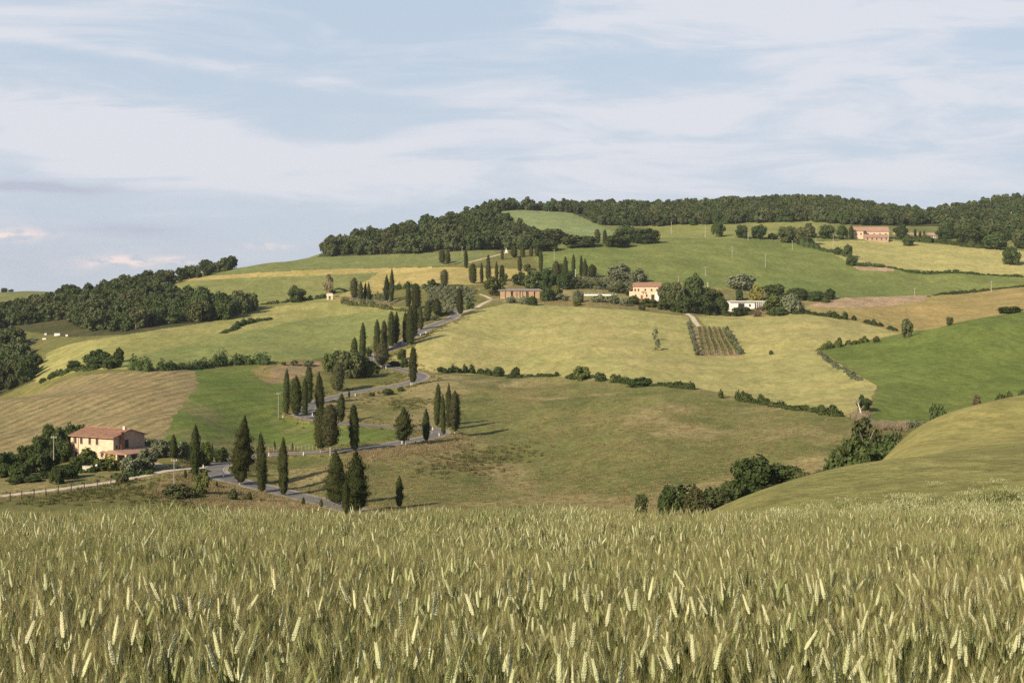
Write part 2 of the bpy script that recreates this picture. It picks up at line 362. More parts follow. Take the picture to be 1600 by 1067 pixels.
def gz(x, y):
    z = float(raw_h(np.array([x]), np.array([y]))[0])
    d = _B[:, :2]-_A[:, :2]; t = np.clip(((x-_A[:, 0])*d[:, 0]+(y-_A[:, 1])*d[:, 1])/((d*d).sum(1)+1e-9), 0, 1)
    dist = np.hypot(x-(_A[:, 0]+d[:, 0]*t), y-(_A[:, 1]+d[:, 1]*t)); k = int(np.argmin(dist/_R[:, 0]))
    if dist[k] >= _R[k, 1]: return z
    s = min(1, max(0, (dist[k]-_R[k, 0])/(_R[k, 1]-_R[k, 0]))); s = s*s*(3-2*s)
    return z*s+(_A[k, 2]+(_B[k, 2]-_A[k, 2])*t[k]-_R[k, 2])*(1-s)
def ground(px, py, ymin=190):
    p = hit(px, py, ymin); p[2] = gz(p[0], p[1]); return p

# ---------------------------------------------------------------- fields: areas of the ground, each its own mesh
g = lambda *s: tuple(s)
FM = {}
def fm(name, *a, **k): FM[name] = field_mat(name, *a, **k)
fm('grassland', (0.154, 0.152, 0.049), (0.206, 0.181, 0.063), (0.108, 0.121, 0.035), 0.02, 0.12)
fm('far_meadow', (0.175, 0.189, 0.063), (0.227, 0.221, 0.080), (0.134, 0.158, 0.050), 0.01, 0.05)
fm('yellow_wheat_field', (0.400, 0.344, 0.136), (0.344, 0.317, 0.117), (0.275, 0.277, 0.099), 0.010, 0.05, 0.55, stripe=(8, 9), stripe_c=(0.260, 0.259, 0.077), stripe_w=0.25, stretch=(1, .55, 1), rot=14, finev=.3, bump=0.3, patch=((0.200, 0.230, 0.072), 0.022, 0.62, 0.5))
fm('brown_fallow_field', (0.225, 0.194, 0.075), (0.170, 0.173, 0.058), (0.114, 0.135, 0.039), 0.02, 0.06, 0.8, stretch=(1, .55, 1), rot=-18, finev=.5, bump=0.6, patch=((0.320, 0.255, 0.120), 0.024, 0.50, 0.75))
fm('ploughed_field', (0.340, 0.249, 0.127), (0.278, 0.219, 0.105), (0.221, 0.194, 0.085), 0.02, 0.09, 0.5, stripe=(13, 4.6), stripe_c=(0.149, 0.147, 0.058), stripe_w=0.9, stretch=(1, .55, 1), rot=13, finev=.4, bump=.5)
fm('bright_green_field', (0.129, 0.181, 0.038), (0.154, 0.194, 0.044), (0.206, 0.194, 0.063), 0.016, 0.07, 0.55, stripe=(18, 5), stripe_c=(0.088, 0.131, 0.029), stripe_w=0.55, finev=.35, patch=((0.258, 0.210, 0.101), 0.022, 0.55, 0.6))
fm('left_wheat_field', (0.340, 0.309, 0.107), (0.278, 0.270, 0.090), (0.232, 0.242, 0.078), 0.012, 0.06, 0.6, stretch=(1, .55, 1), rot=-15, finev=.3)
fm('left_green_wheat_field', (0.232, 0.252, 0.082), (0.201, 0.226, 0.074), (0.273, 0.275, 0.091), 0.012, 0.06, 0.5, stretch=(1, .55, 1), rot=-15, finev=.3)
fm('striped_meadow', (0.237, 0.244, 0.082), (0.196, 0.212, 0.071), (0.283, 0.268, 0.094), 0.014, 0.05, 0.5, stretch=(1, .55, 1), rot=5, finev=.3)
fm('hay_field', (0.464, 0.357, 0.139), (0.391, 0.320, 0.113), (0.309, 0.284, 0.088), 0.014, 0.05, 0.45, stripe=(85, 8), stripe_c=(0.340, 0.284, 0.101), stripe_w=.4, finev=.25)
fm('hilltop_field', (0.160, 0.194, 0.069), (0.185, 0.208, 0.071), (0.216, 0.223, 0.082), 0.012, 0.05, 0.5, stretch=(1, .55, 1), finev=.3)
fm('dome_field', (0.227, 0.273, 0.113), (0.196, 0.242, 0.097), (0.258, 0.278, 0.113), 0.012, 0.05, 0.5, stretch=(1, .55, 1), finev=.2)
fm('ridge_meadow', (0.247, 0.252, 0.080), (0.206, 0.226, 0.067), (0.299, 0.273, 0.101), 0.012, 0.05, 0.5, finev=.25)
fm('big_green_field', (0.165, 0.200, 0.057), (0.201, 0.221, 0.067), (0.134, 0.168, 0.046), 0.010, 0.05, 0.55, stretch=(1, .55, 1), rot=-10, finev=.35, patch=((0.221, 0.226, 0.071), 0.012, 0.60, 0.6))
fm('upper_wheat_field', (0.412, 0.367, 0.143), (0.371, 0.341, 0.126), (0.319, 0.304, 0.105), 0.012, 0.05, 0.5, stretch=(1, .55, 1), finev=.22)
fm('stubble_field', (0.375, 0.273, 0.108), (0.313, 0.254, 0.093), (0.258, 0.217, 0.080), 0.014, 0.05, 0.55, stretch=(1, .55, 1), finev=.3)
fm('clay_bank', (0.494, 0.345, 0.218), (0.391, 0.276, 0.167), (0.230, 0.207, 0.098), 0.05, 0.16, 0.55, finev=.5, bump=.8)
fm('clover_field', (0.132, 0.169, 0.039), (0.166, 0.195, 0.051), (0.109, 0.148, 0.033), 0.014, 0.06, 0.55, stretch=(1, .55, 1), rot=25, finev=.35, patch=((0.189, 0.183, 0.063), 0.03, 0.66, 0.5))
fm('right_hill_field', (0.319, 0.278, 0.097), (0.263, 0.244, 0.081), (0.211, 0.208, 0.067), 0.03, 0.16, 0.55, stretch=(1, .55, 1), rot=-12, finev=.35)
fm('scrubland', (0.242, 0.210, 0.088), (0.170, 0.173, 0.063), (0.340, 0.263, 0.130), 0.04, 0.12, 0.55, finev=.5, bump=.7)
fm('dry_bank', (0.309, 0.236, 0.101), (0.247, 0.200, 0.077), (0.165, 0.163, 0.052), 0.05, 0.25, 0.5, finev=.6, bump=.9)
fm('verge', (0.268, 0.226, 0.076), (0.185, 0.184, 0.052), (0.340, 0.268, 0.105), 0.05, 0.25, 0.5, finev=.55, bump=.7)
fm('vineyard_soil', (.330, .225, .130), (.280, .210, .110), (.170, .175, .065), 0.08, 0.3, 0.5, finev=.4)
fm('gravel_yard', (.440, .370, .270), (.360, .300, .210), (.250, .220, .130), 0.1, 0.3, 0.5, finev=.3)
fm('reed_bed', (.330, .250, .185), (.270, .220, .145), (.200, .190, .095), 0.1, 0.4, 0.5, finev=.5, bump=.9)
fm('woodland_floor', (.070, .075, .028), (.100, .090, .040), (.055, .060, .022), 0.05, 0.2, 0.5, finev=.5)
fm('wheat_ground', (.110, .105, .045), (.095, .100, .040), (.080, .085, .035), 0.3, 0.9, 0.5, finev=.5)
fm('near_hill_field', (0.269, 0.246, 0.087), (0.229, 0.226, 0.075), (0.197, 0.200, 0.063), 0.03, 0.16, 0.55, stretch=(1, .55, 1), rot=-12, finev=.5, bump=.7, patch=((0.171, 0.179, 0.053), 0.025, 0.55, 0.6))
FIELDS = [  # (name, ymin, ymax, polygon in the photograph; later ones win)
 ('far_meadow', 1000, 9000, [(-900, 300), (2500, 300), (2500, 520), (-900, 520)]),
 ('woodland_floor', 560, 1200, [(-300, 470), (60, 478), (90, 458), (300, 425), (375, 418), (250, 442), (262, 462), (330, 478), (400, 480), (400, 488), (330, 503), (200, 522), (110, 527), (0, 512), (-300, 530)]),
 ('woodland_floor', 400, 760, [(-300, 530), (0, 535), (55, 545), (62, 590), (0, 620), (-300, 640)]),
 ('left_wheat_field', 430, 790, [(52, 598), (62, 570), (75, 551), (110, 537), (200, 522), (330, 503), (400, 482), (470, 474), (545, 470), (640, 482), (630, 505), (565, 545), (440, 568), (200, 577), (130, 577), (90, 590)]),
 ('left_green_wheat_field', 430, 790, [(175, 566), (300, 537), (400, 514), (480, 498), (560, 490), (640, 484), (625, 510), (560, 550), (440, 568), (200, 577)]),
 ('ploughed_field', 325, 505, [(-900, 655), (-200, 650), (0, 622), (50, 603), (100, 590), (200, 580), (300, 576), (312, 600), (275, 648), (255, 695), (100, 735), (-900, 735)]),
 ('bright_green_field', 318, 530, [(300, 577), (450, 567), (470, 600), (462, 645), (500, 662), (600, 672), (655, 674), (600, 694), (420, 707), (330, 712), (250, 700), (268, 655), (312, 600)]),
 ('striped_meadow', 760, 960, [(240, 440), (400, 432), (500, 429), (592, 425), (548, 455), (520, 470), (410, 478), (300, 462), (250, 452)]),
 ('hay_field', 760, 960, [(255, 441), (262, 436), (400, 426), (500, 421), (700, 417), (830, 421), (835, 440), (770, 443), (700, 447), (640, 448), (545, 470), (510, 470), (548, 454), (592, 426), (500, 430), (400, 433)]),
 ('hilltop_field', 890, 1110, [(250, 438), (300, 425), (400, 408), (505, 398), (620, 385), (780, 384), (770, 398), (728, 411), (700, 415), (500, 420), (400, 425), (262, 436)]),
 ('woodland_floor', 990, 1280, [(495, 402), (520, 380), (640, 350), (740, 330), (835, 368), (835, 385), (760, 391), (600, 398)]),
 ('dome_field', 1090, 1420, [(748, 345), (755, 322), (900, 322), (938, 355), (1010, 378), (850, 378), (815, 362)]),
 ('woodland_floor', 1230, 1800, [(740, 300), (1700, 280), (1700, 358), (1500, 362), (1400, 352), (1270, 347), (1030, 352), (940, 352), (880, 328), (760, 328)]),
 ('ridge_meadow', 1050, 1290, [(1010, 351), (1270, 345), (1290, 372), (1250, 376), (1030, 374)]),
 ('big_green_field', 770, 1090, [(830, 400), (870, 388), (930, 380), (1040, 371), (1250, 376), (1330, 410), (1400, 418), (1640, 436), (1640, 446), (1450, 463), (1290, 472), (1200, 463), (1000, 446), (870, 440)]),
 ('upper_wheat_field', 880, 1120, [(1262, 378), (1330, 376), (1400, 376), (1640, 396), (1640, 437), (1400, 419), (1330, 411)]),
 ('scrubland', 700, 1000, [(770, 448), (850, 430), (930, 432), (1000, 440), (1200, 455), (1290, 468), (1250, 490), (1090, 495), (1000, 484), (870, 478), (770, 474)]),
 ('stubble_field', 570, 900, [(1240, 482), (1300, 468), (1450, 462), (1640, 445), (1900, 430), (1900, 520), (1420, 528)]),
 ('clay_bank', 650, 900, [(1262, 480), (1290, 466), (1330, 465), (1455, 461), (1440, 471), (1390, 478), (1340, 481)]),
 ('clay_bank', 850, 1000, [(1330, 415), (1345, 413), (1400, 419), (1395, 424), (1345, 423)]),
 ('yellow_wheat_field', 325, 790, [(600, 565), (640, 545), (700, 503), (741, 486), (790, 474), (870, 478), (1000, 485), (1050, 492), (1090, 494), (1240, 489), (1330, 500), (1402, 521), (1405, 527), (1290, 541), (1272, 547), (1330, 580), (1370, 602), (1360, 628), (1325, 652), (1200, 632), (1090, 606), (1000, 598), (900, 590), (690, 583), (655, 581)]),
 ('brown_fallow_field', 200, 530, [(560, 604), (640, 602), (662, 590), (690, 584), (900, 591), (1100, 608), (1200, 633), (1325, 654), (1340, 670), (1330, 730), (1200, 800), (900, 880), (500, 880), (480, 780), (420, 740), (430, 714), (600, 705), (700, 688), (690, 670), (500, 655), (500, 628)]),
 ('clover_field', 300, 600, [(1285, 549), (1300, 543), (1420, 519), (1480, 500), (1640, 470), (2200, 420), (2200, 640), (1640, 660), (1500, 668), (1420, 668), (1362, 660), (1372, 602), (1335, 580)]),
 ('reed_bed', 300, 370, [(1330, 648), (1356, 648), (1372, 660), (1400, 665), (1415, 665), (1402, 669), (1375, 668), (1342, 657)]),
 ('right_hill_field', 126, 260, [(1350, 760), (1380, 640), (2500, 400), (2500, 760)]),
 ('dry_bank', 200, 380, [(556, 705), (640, 697), (700, 684), (718, 680), (728, 690), (690, 703), (600, 716), (556, 720)]),
 ('dry_bank', 200, 340, [(250, 748), (290, 742), (330, 756), (400, 770), (520, 794), (430, 806), (330, 790), (280, 785), (245, 770)]),
 ('dry_bank', 200, 340, [(350, 712), (420, 704), (520, 700), (520, 705), (420, 710), (360, 718)]),
 ('dry_bank', 700, 900, [(835, 468), (1000, 470), (1090, 484), (1090, 491), (1000, 482), (870, 476), (800, 472)]),
 ('vineyard_soil', 500, 700, [(1074, 506), (1115, 511), (1140, 515), (1163, 556), (1088, 556)]),
 ('vineyard_soil', 470, 560, [(405, 592), (412, 570), (470, 560), (500, 566), (520, 575), (430, 600)]),
 ('gravel_yard', 250, 320, [(250, 738), (262, 728), (330, 728), (318, 742), (285, 742)]),
 ('gravel_yard', 250, 320, [(110, 722), (215, 712), (260, 728), (220, 735), (130, 735)]),
 ('scrubland', 240, 300, [(-60, 740), (130, 735), (230, 733), (250, 740), (235, 760), (60, 775), (-60, 780)]),
 ('wheat_ground', 0, 40, [(-99999, -9999), (99999, -9999), (99999, 99999), (-99999, 99999)]),
 ('near_hill_field', 40, 126, [(-99999, -9999), (99999, -9999), (99999, 99999), (-99999, 99999)]),
]
def inpoly(px, py, poly):
    r = np.zeros(px.shape, bool); n = len(poly)
    for i in range(n):
        x1, y1 = poly[i]; x2, y2 = poly[(i+1) % n]
        if y1 == y2: continue
        c = ((y1 > py) != (y2 > py)) & (px < (x2-x1)*(py-y1)/(y2-y1)+x1); r ^= c
    return r
def build_terrain():
    us = np.concatenate([np.linspace(-0.9, -0.46, 60, endpoint=False), np.linspace(-0.46, 0.46, 860), np.linspace(0.46, 0.9, 61)[1:]])
    vs = np.concatenate([np.linspace(math.log(0.8), math.log(60), 110, endpoint=False), np.linspace(math.log(60), math.log(230), 110, endpoint=False),
                         np.linspace(math.log(230), math.log(1100), 520, endpoint=False), np.linspace(math.log(1100), math.log(1700), 60, endpoint=False), np.linspace(math.log(1700), math.log(6800), 40)])
    Ug, Vg = np.meshgrid(us, vs); Y = np.exp(Vg); X = Ug*Y
    Z = raw_h(X, Y); sh = Z.shape
    z2, rel = flatten(X.ravel(), Y.ravel(), Z.ravel()); Z = z2.reshape(sh); rel = rel.reshape(sh)
    nv, nu = sh; idx = np.arange(nv*nu).reshape(sh)
    quads = np.stack([idx[:-1, :-1], idx[:-1, 1:], idx[1:, 1:], idx[1:, :-1]], -1).reshape(-1, 4)
    ctr = lambda A: ((A[:-1, :-1]+A[:-1, 1:]+A[1:, 1:]+A[1:, :-1])/4).ravel()
    xc, yc, zc, rc = ctr(X), ctr(Y), ctr(Z), ctr(rel)
    # irregular field edges
    jx = 1.2*np.sin(xc*0.35+np.sin(yc*0.21)*2)+0.8*np.sin(yc*0.5+xc*0.13)
    px, py = project(xc+jx*0.3, yc+jx*.45, zc)
    fid = np.zeros(len(xc), int); names = ['grassland']
    for name, y0, y1, poly in FIELDS:
        if name not in names: names.append(name)
        m = (yc >= y0) & (yc < y1)
        ii = np.nonzero(m)[0]; k = inpoly(px[ii], py[ii], poly); fid[ii[k]] = names.index(name)
    names.append('verge'); vid = len(names)-1
    m = (rc < 1.75+0.35*np.sin(xc*0.9)) & (yc > 150); fid[m] = vid
    V = np.stack([X.ravel(), Y.ravel(), Z.ravel()], 1)
    for i, nm in enumerate(names):
        q = quads[fid == i]
        if not len(q): continue
        used, inv = np.unique(q, return_inverse=True)
        me = np_mesh(nm, V[used], inv.reshape(-1, 4), FM[nm], True)
        tag(link(nm, me), kind='structure')
build_terrain()
# ground behind the camera
bk = np_mesh('field_track', [(-60, -40, 0.25), (60, -40, 0.25), (60, 0.8, 0.13), (-60, 0.8, 0.13)], [(0, 1, 2, 3)], FM['wheat_ground']); tag(link('field_track', bk), kind='structure')

# roads as ribbons
def ribbon(name, Q, off0, off1, dz, mat, parent=None, crown=0.0):
    d = np.gradient(Q[:, :2], axis=0); d /= np.linalg.norm(d, axis=1)[:, None]+1e-9; nrm = np.stack([-d[:, 1], d[:, 0]], 1)
    ks = np.linspace(off0, off1, 5); V = []
    for k in ks:
        jit = 0
        V.append(np.concatenate([Q[:, :2]+nrm*k, (Q[:, 2]+dz)[:, None]], 1))
    V = np.array(V); n = len(Q); idx = np.arange(5*n).reshape(5, n)
    f = np.stack([idx[:-1, :-1], idx[:-1, 1:], idx[1:, 1:], idx[1:, :-1]], -1).reshape(-1, 4)
    return link(name, np_mesh(name, V.reshape(-1, 3), f, mat, True), parent)
ASPH = pmat('asphalt', (.180, .165, .148), 0.9, 0.25, 0.3); PAINT = pmat('road_paint', (.55, .54, .50), 0.8, 0.8, 0.35)
GRAV = pmat('pale_gravel', (.560, .480, .370), 0.95, 0.4, 0.25); SHOULDER = pmat('gravel_shoulder', (.34, .30, .235), .95, 0.4, .3)
rd = ribbon('road', ROAD, -2.4, 2.4, 0.03, ASPH); tag(rd, kind='structure')
for s in (-1, 1):
    ribbon('edge_line', ROAD, s*2.05, s*2.18, 0.036, PAINT, rd); ribbon('shoulder', ROAD, s*2.403, s*3.2, 0.02, SHOULDER, rd)
tag(ribbon('farm_lane', LANE, -1.4, 1.4, 0.03, GRAV), kind='structure')
for k, q in TRACKS.items():
    tag(ribbon('dirt_track', q, -1.2, 1.2, 0.03, GRAV if k != 'west' else FM['dry_bank']), kind='structure')
# ---------------------------------------------------------------- vegetation: unit-size crowns (1 wide, 1 high), scaled per tree
BARK = pmat('bark', (.23, .19, .15), 0.9, 2.0, 0.4); PALE_BARK = pmat('pale_bark', (.42, .38, .32), 0.9, 2.0, 0.3)
L_CYP = leaf_mat('cypress_needles', (0.041, 0.053, 0.016), (0.053, 0.062, 0.022), (0.089, 0.065, 0.028), 0.12, 0.5)
L_CYP2 = leaf_mat('russet_cypress_needles', (0.056, 0.066, 0.025), (0.076, 0.072, 0.034), (0.097, 0.079, 0.041), 0.12, 0.5)
L_OAK = leaf_mat('dark_leaves', (0.055, 0.081, 0.026), (0.073, 0.097, 0.034), (0.102, 0.110, 0.046), 0.2, 0.18)
L_MIX = leaf_mat('olive_brown_leaves', (0.084, 0.099, 0.038), (0.106, 0.113, 0.048), (0.135, 0.126, 0.062), 0.2, 0.18)
L_OLIVE = leaf_mat('silver_green_leaves', (0.146, 0.167, 0.091), (0.177, 0.192, 0.112), (0.235, 0.237, 0.153), 0.2, 0.4)
L_BRIGHT = leaf_mat('fresh_green_leaves', (0.086, 0.115, 0.028), (0.119, 0.138, 0.038), (0.173, 0.166, 0.063), 0.25, 0.4)
L_RUSSET = leaf_mat('brown_leaves', (.150, .105, .070), (.180, .125, .085), (.120, .100, .060), 0.2, 0.4)
L_YELL = leaf_mat('yellow_flower_leaves', (.260, .230, .060), (.190, .190, .055), (.330, .280, .080), 0.25, 0.5)
L_WOOD = leaf_mat('woodland_leaves', (0.065, 0.092, 0.034), (0.098, 0.113, 0.049), (0.117, 0.118, 0.062), 0.2, 0.05)

def icosph(sub):
    import bmesh
    bm = bmesh.new(); bmesh.ops.create_icosphere(bm, subdivisions=sub, radius=1.0)
    V = np.array([v.co[:] for v in bm.verts]); Fc = np.array([[v.index for v in f.verts] for f in bm.faces]); bm.free(); return V, Fc
ICO1, ICO2 = icosph(1), icosph(2)
def cards(P, N, w, h, rng, jitter=0.8, up=0.0):
    """one small two-triangle leaf spray at each point"""
    n = len(P); N = N+rng.normal(0, jitter, (n, 3)); N /= np.linalg.norm(N, axis=1)[:, None]+1e-9
    T = rng.normal(0, 1, (n, 3)); T[:, 2] += up*3
    T -= N*(T*N).sum(1)[:, None]; T /= np.linalg.norm(T, axis=1)[:, None]+1e-9; B = np.cross(N, T)
    s = rng.uniform(0.6, 1.3, n)[:, None]; w = w*s; h = h*s
    V = np.stack([P-T*h, P+B*w, P+T*h, P-B*w], 1).reshape(-1, 3)
    f = np.arange(4*n).reshape(-1, 4); return V, f
def tri_of(f): return np.concatenate([f[:, [0, 1, 2]], f[:, [0, 2, 3]]]) if f.shape[1] == 4 else f
def merge(parts):
    V = []; Fs = []; n = 0
    for v, f in parts: V.append(v); Fs.append(tri_of(np.asarray(f))+n); n += len(v)
    return np.concatenate(V), np.concatenate(Fs)
def unit(V, q=.975):
    V = V.copy(); r = np.quantile(np.hypot(V[:, 0], V[:, 1]), q)
    V[:, :2] *= .5/r; z0, z1 = np.quantile(V[:, 2], 1-q if q < .98 else .002), np.quantile(V[:, 2], .995)
    V[:, 2] = np.maximum((V[:, 2]-z0)/(z1-z0), -.02); return V
def crown_leafy(seed, lobes=22, n=1500, leaf=0.035, flat=1.0, loose=0.0, bottom=0.0, mat=L_OAK, shape='round', core=0.8):
    rng = np.random.RandomState(seed); Cs = []; Rs = []
    for i in range(lobes):
        a = rng.uniform(0, 6.283); t = rng.uniform(0.0, 1.0)**0.8
        if shape == 'round': rad = math.sqrt(max(0, 1-(2*t-1)**2))*0.34+0.02; z = bottom+(1-bottom)*(0.14+t*0.69); rad = max(rad, .26) if t < .5 else rad
        elif shape == 'tall': rad = 0.30*math.sin(math.pi*min(1, .15+t*.8))**.7; z = bottom+(1-bottom)*(0.1+t*.78)
        else: rad = 0.36*rng.uniform(.2, 1)**.5; z = 0.16+rng.uniform(0, .45)*(1-rad)
        rr = rad*rng.uniform(0.35, 1.0)**0.5; Cs.append((math.cos(a)*rr, math.sin(a)*rr, z)); Rs.append(rng.uniform(0.10, 0.19) if shape != 'tall' else rng.uniform(.08, .15))
    Cs = np.array(Cs); Rs = np.array(Rs)
    k = rng.randint(0, lobes, n*2); D = rng.normal(0, 1, (n*2, 3)); D[:, 2] = np.where(rng.rand(n*2) < .45, np.abs(D[:, 2]), D[:, 2]); D /= np.linalg.norm(D, axis=1)[:, None]
    P = Cs[k]+D*(Rs[k]*(1+rng.uniform(-.25, .22+loose, n*2)))[:, None]*np.array([1, 1, flat])
    dd = np.linalg.norm(P[:, None]-Cs[None], axis=2)/Rs[None]; keep = (dd < 0.72).sum(1) == 0
    P = P[keep][:n]; D = D[keep][:n]
    parts = [cards(P, D, leaf, leaf*1.3, rng, 0.7)]
    if core:
        for c, r in zip(Cs, Rs):
            v, f = ICO1; parts.append((c+v*r*core*(1+rng.uniform(-.15, .15, (len(v), 1))), f))
    V, Fc = merge(parts); V = unit(V)
    me = np_mesh('crown', V, Fc, mat); return me
def crown_cypress(seed, prof, n=2300, mat=L_CYP, rag=0.13, lw=0.055, lh=0.018):
    rng = np.random.RandomState(seed); ts, rs = zip(*prof)
    ph = rng.uniform(0, 6.28, 8); nb = 70; ba, bt, bs = rng.uniform(0, 6.283, nb), rng.uniform(0, 1, nb), rng.uniform(-.8, 1.3, nb)*rag*2.4
    def rad(t, a):
        da = np.abs((a[..., None]-ba+math.pi) % (2*math.pi)-math.pi)
        bump = (np.exp(-(da/.5)**2-((t[..., None]-bt)/.035)**2)*bs).sum(-1)
        return np.interp(t, ts, rs)*(1+bump+rag*.8*(np.sin(3*a+ph[0]+t*9)+.7*np.sin(5*a+ph[1]-t*23)+.6*np.sin(2*a+ph[2]+t*41)+.5*np.sin(7*a+t*67+ph[3])))
    t = rng.uniform(0, 1, n); w = np.interp(t, ts, rs); t = t[rng.rand(n) < (w+.15)/1.15]; a = rng.uniform(0, 6.283, len(t))
    r = rad(t, a)*0.5*rng.uniform(.78, 1.16, len(t))
    P = np.stack([np.cos(a)*r, np.sin(a)*r, t], 1); N = np.stack([np.cos(a), np.sin(a), 0.12+0*a], 1)
    # leaf sprays stand upright: short across, long along the trunk
    nn = len(P); N = N+rng.normal(0, .45, (nn, 3)); N[:, 2] *= .4; N /= np.linalg.norm(N, axis=1)[:, None]
    T = np.stack([rng.normal(0, .25, nn), rng.normal(0, .25, nn), np.ones(nn)], 1); T -= N*(T*N).sum(1)[:, None]*.5
    B = np.cross(N, np.array([0, 0, 1.0])); B /= np.linalg.norm(B, axis=1)[:, None]+1e-9
    s = rng.uniform(.6, 1.35, nn)[:, None]
    Tz = T*np.array([.03, .03, 1])*lh*s; out = N*np.array([1, 1, 0])*.02
    V = np.stack([P-Tz, P+B*lw*.5*s, P+Tz*1.6+out, P-B*lw*.5*s], 1).reshape(-1, 3)
    parts = [(V, np.arange(4*nn).reshape(-1, 4))]
    m = 12; L = 16; tt = np.linspace(0, 1, L); aa = np.linspace(0, 6.283, m, endpoint=False)
    TT, AA = np.meshgrid(tt, aa, indexing='ij'); RR = rad(TT, AA)*.5*.84
    core = np.stack([np.cos(AA)*RR, np.sin(AA)*RR, TT*.97], -1).reshape(-1, 3); idx = np.arange(L*m).reshape(L, m); nx = np.roll(idx, -1, 1)
    cf = np.stack([idx[:-1], nx[:-1], nx[1:], idx[1:]], -1).reshape(-1, 4); parts.append((core, cf))
    V, Fc = merge(parts); return np_mesh('crown', unit(V, .985), Fc, mat)
COLP = [(0, .4), (.05, .8), (.2, .97), (.45, 1), (.68, .93), (.84, .72), (.94, .46), (1, .14)]
SPIN = [(0, .35), (.07, .78), (.28, 1), (.52, .95), (.72, .78), (.87, .5), (.96, .26), (1, .06)]
BLUNT = [(0, .4), (.05, .8), (.3, 1), (.6, 1), (.82, .82), (.94, .5), (1, .1)]
EGG = [(0, .15), (.08, .55), (.22, .9), (.42, 1), (.62, .93), (.8, .7), (.92, .42), (1, .08)]
CONE = [(0, .3), (.07, .6), (.25, .95), (.42, 1), (.62, .8), (.8, .5), (.92, .26), (1, .04)]
CYP = {'c': [crown_cypress(11, COLP), crown_cypress(12, COLP, rag=.13), crown_cypress(13, BLUNT, rag=.08)],
       's': [crown_cypress(21, SPIN), crown_cypress(22, SPIN, rag=.14), crown_cypress(23, CONE, rag=.1)],
       'e': [crown_cypress(31, EGG, rag=.1, mat=L_CYP2, lw=.05), crown_cypress(32, EGG, rag=.12, lw=.05), crown_cypress(33, BLUNT, rag=.14, mat=L_CYP2, lw=.05)],
       'w': [crown_cypress(41, CONE, rag=.2, n=4600, lw=.04, lh=.014), crown_cypress(42, EGG, rag=.2, n=4600, lw=.04, lh=.014, mat=L_CYP2)],
       'r': [crown_cypress(51, CONE, rag=.34, n=2200, lw=.07, lh=.03)]}
TREE = {'oak': [crown_leafy(s, 26, 2000, .032, mat=L_OAK) for s in (1, 2, 3)], 'mix': [crown_leafy(s, 26, 1800, .034, mat=L_MIX) for s in (4, 5)],
        'olive': [crown_leafy(s, 18, 1100, .042, mat=L_OLIVE, loose=.1, core=.7) for s in (6, 7, 8)], 'bright': [crown_leafy(s, 18, 1300, .036, mat=L_BRIGHT) for s in (9, 10)],
        'russet': [crown_leafy(14, 12, 700, .03, mat=L_RUSSET, loose=.35, core=.45)], 'poplar': [crown_leafy(15, 24, 1700, .030, mat=L_MIX, loose=.35, core=.55, shape='tall'), crown_leafy(19, 24, 1700, .030, mat=L_MIX, loose=.3, core=.6)],
        'bush': [crown_leafy(s, 20, 1300, .038, mat=L_OAK, shape='low') for s in (16, 17)], 'yellow': [crown_leafy(18, 18, 1000, .04, mat=L_YELL, shape='low')],
        'airy': [crown_leafy(20, 9, 380, .045, mat=L_OLIVE, loose=.5, core=.4, shape='tall')]}
def trunk_mesh(seed, top, r=.05, mat=BARK, limbs=4):
    """unit-height tapered trunk with a few limbs running up into the crown"""
    rng = random.Random(seed); b = MB(); p = Vector((0, 0, -.03)); n = 4
    for i in range(n):
        q = Vector((rng.uniform(-.02, .02), rng.uniform(-.02, .02), -.03+(top+.03)*(i+1)/n)); b.tube(p, q, r*(1-.16*i), r*(1-.16*(i+1)), 7); p = q
    for i in range(limbs):
        a = rng.uniform(0, 6.28); b.tube(p-Vector((0, 0, .02)), p+Vector((math.cos(a)*.22, math.sin(a)*.22, rng.uniform(.15, .32))), r*.45, r*.14, 5)
    return b.mesh('trunk', mat)
TRUNK_C = [trunk_mesh(1, .55, .042, PALE_BARK, 0)]; TRUNK_T = [trunk_mesh(s, .42, .045, BARK, 5) for s in (2, 3)]; TRUNK_P = [trunk_mesh(4, .55, .028, PALE_BARK, 7)]
_rng = random.Random(77)
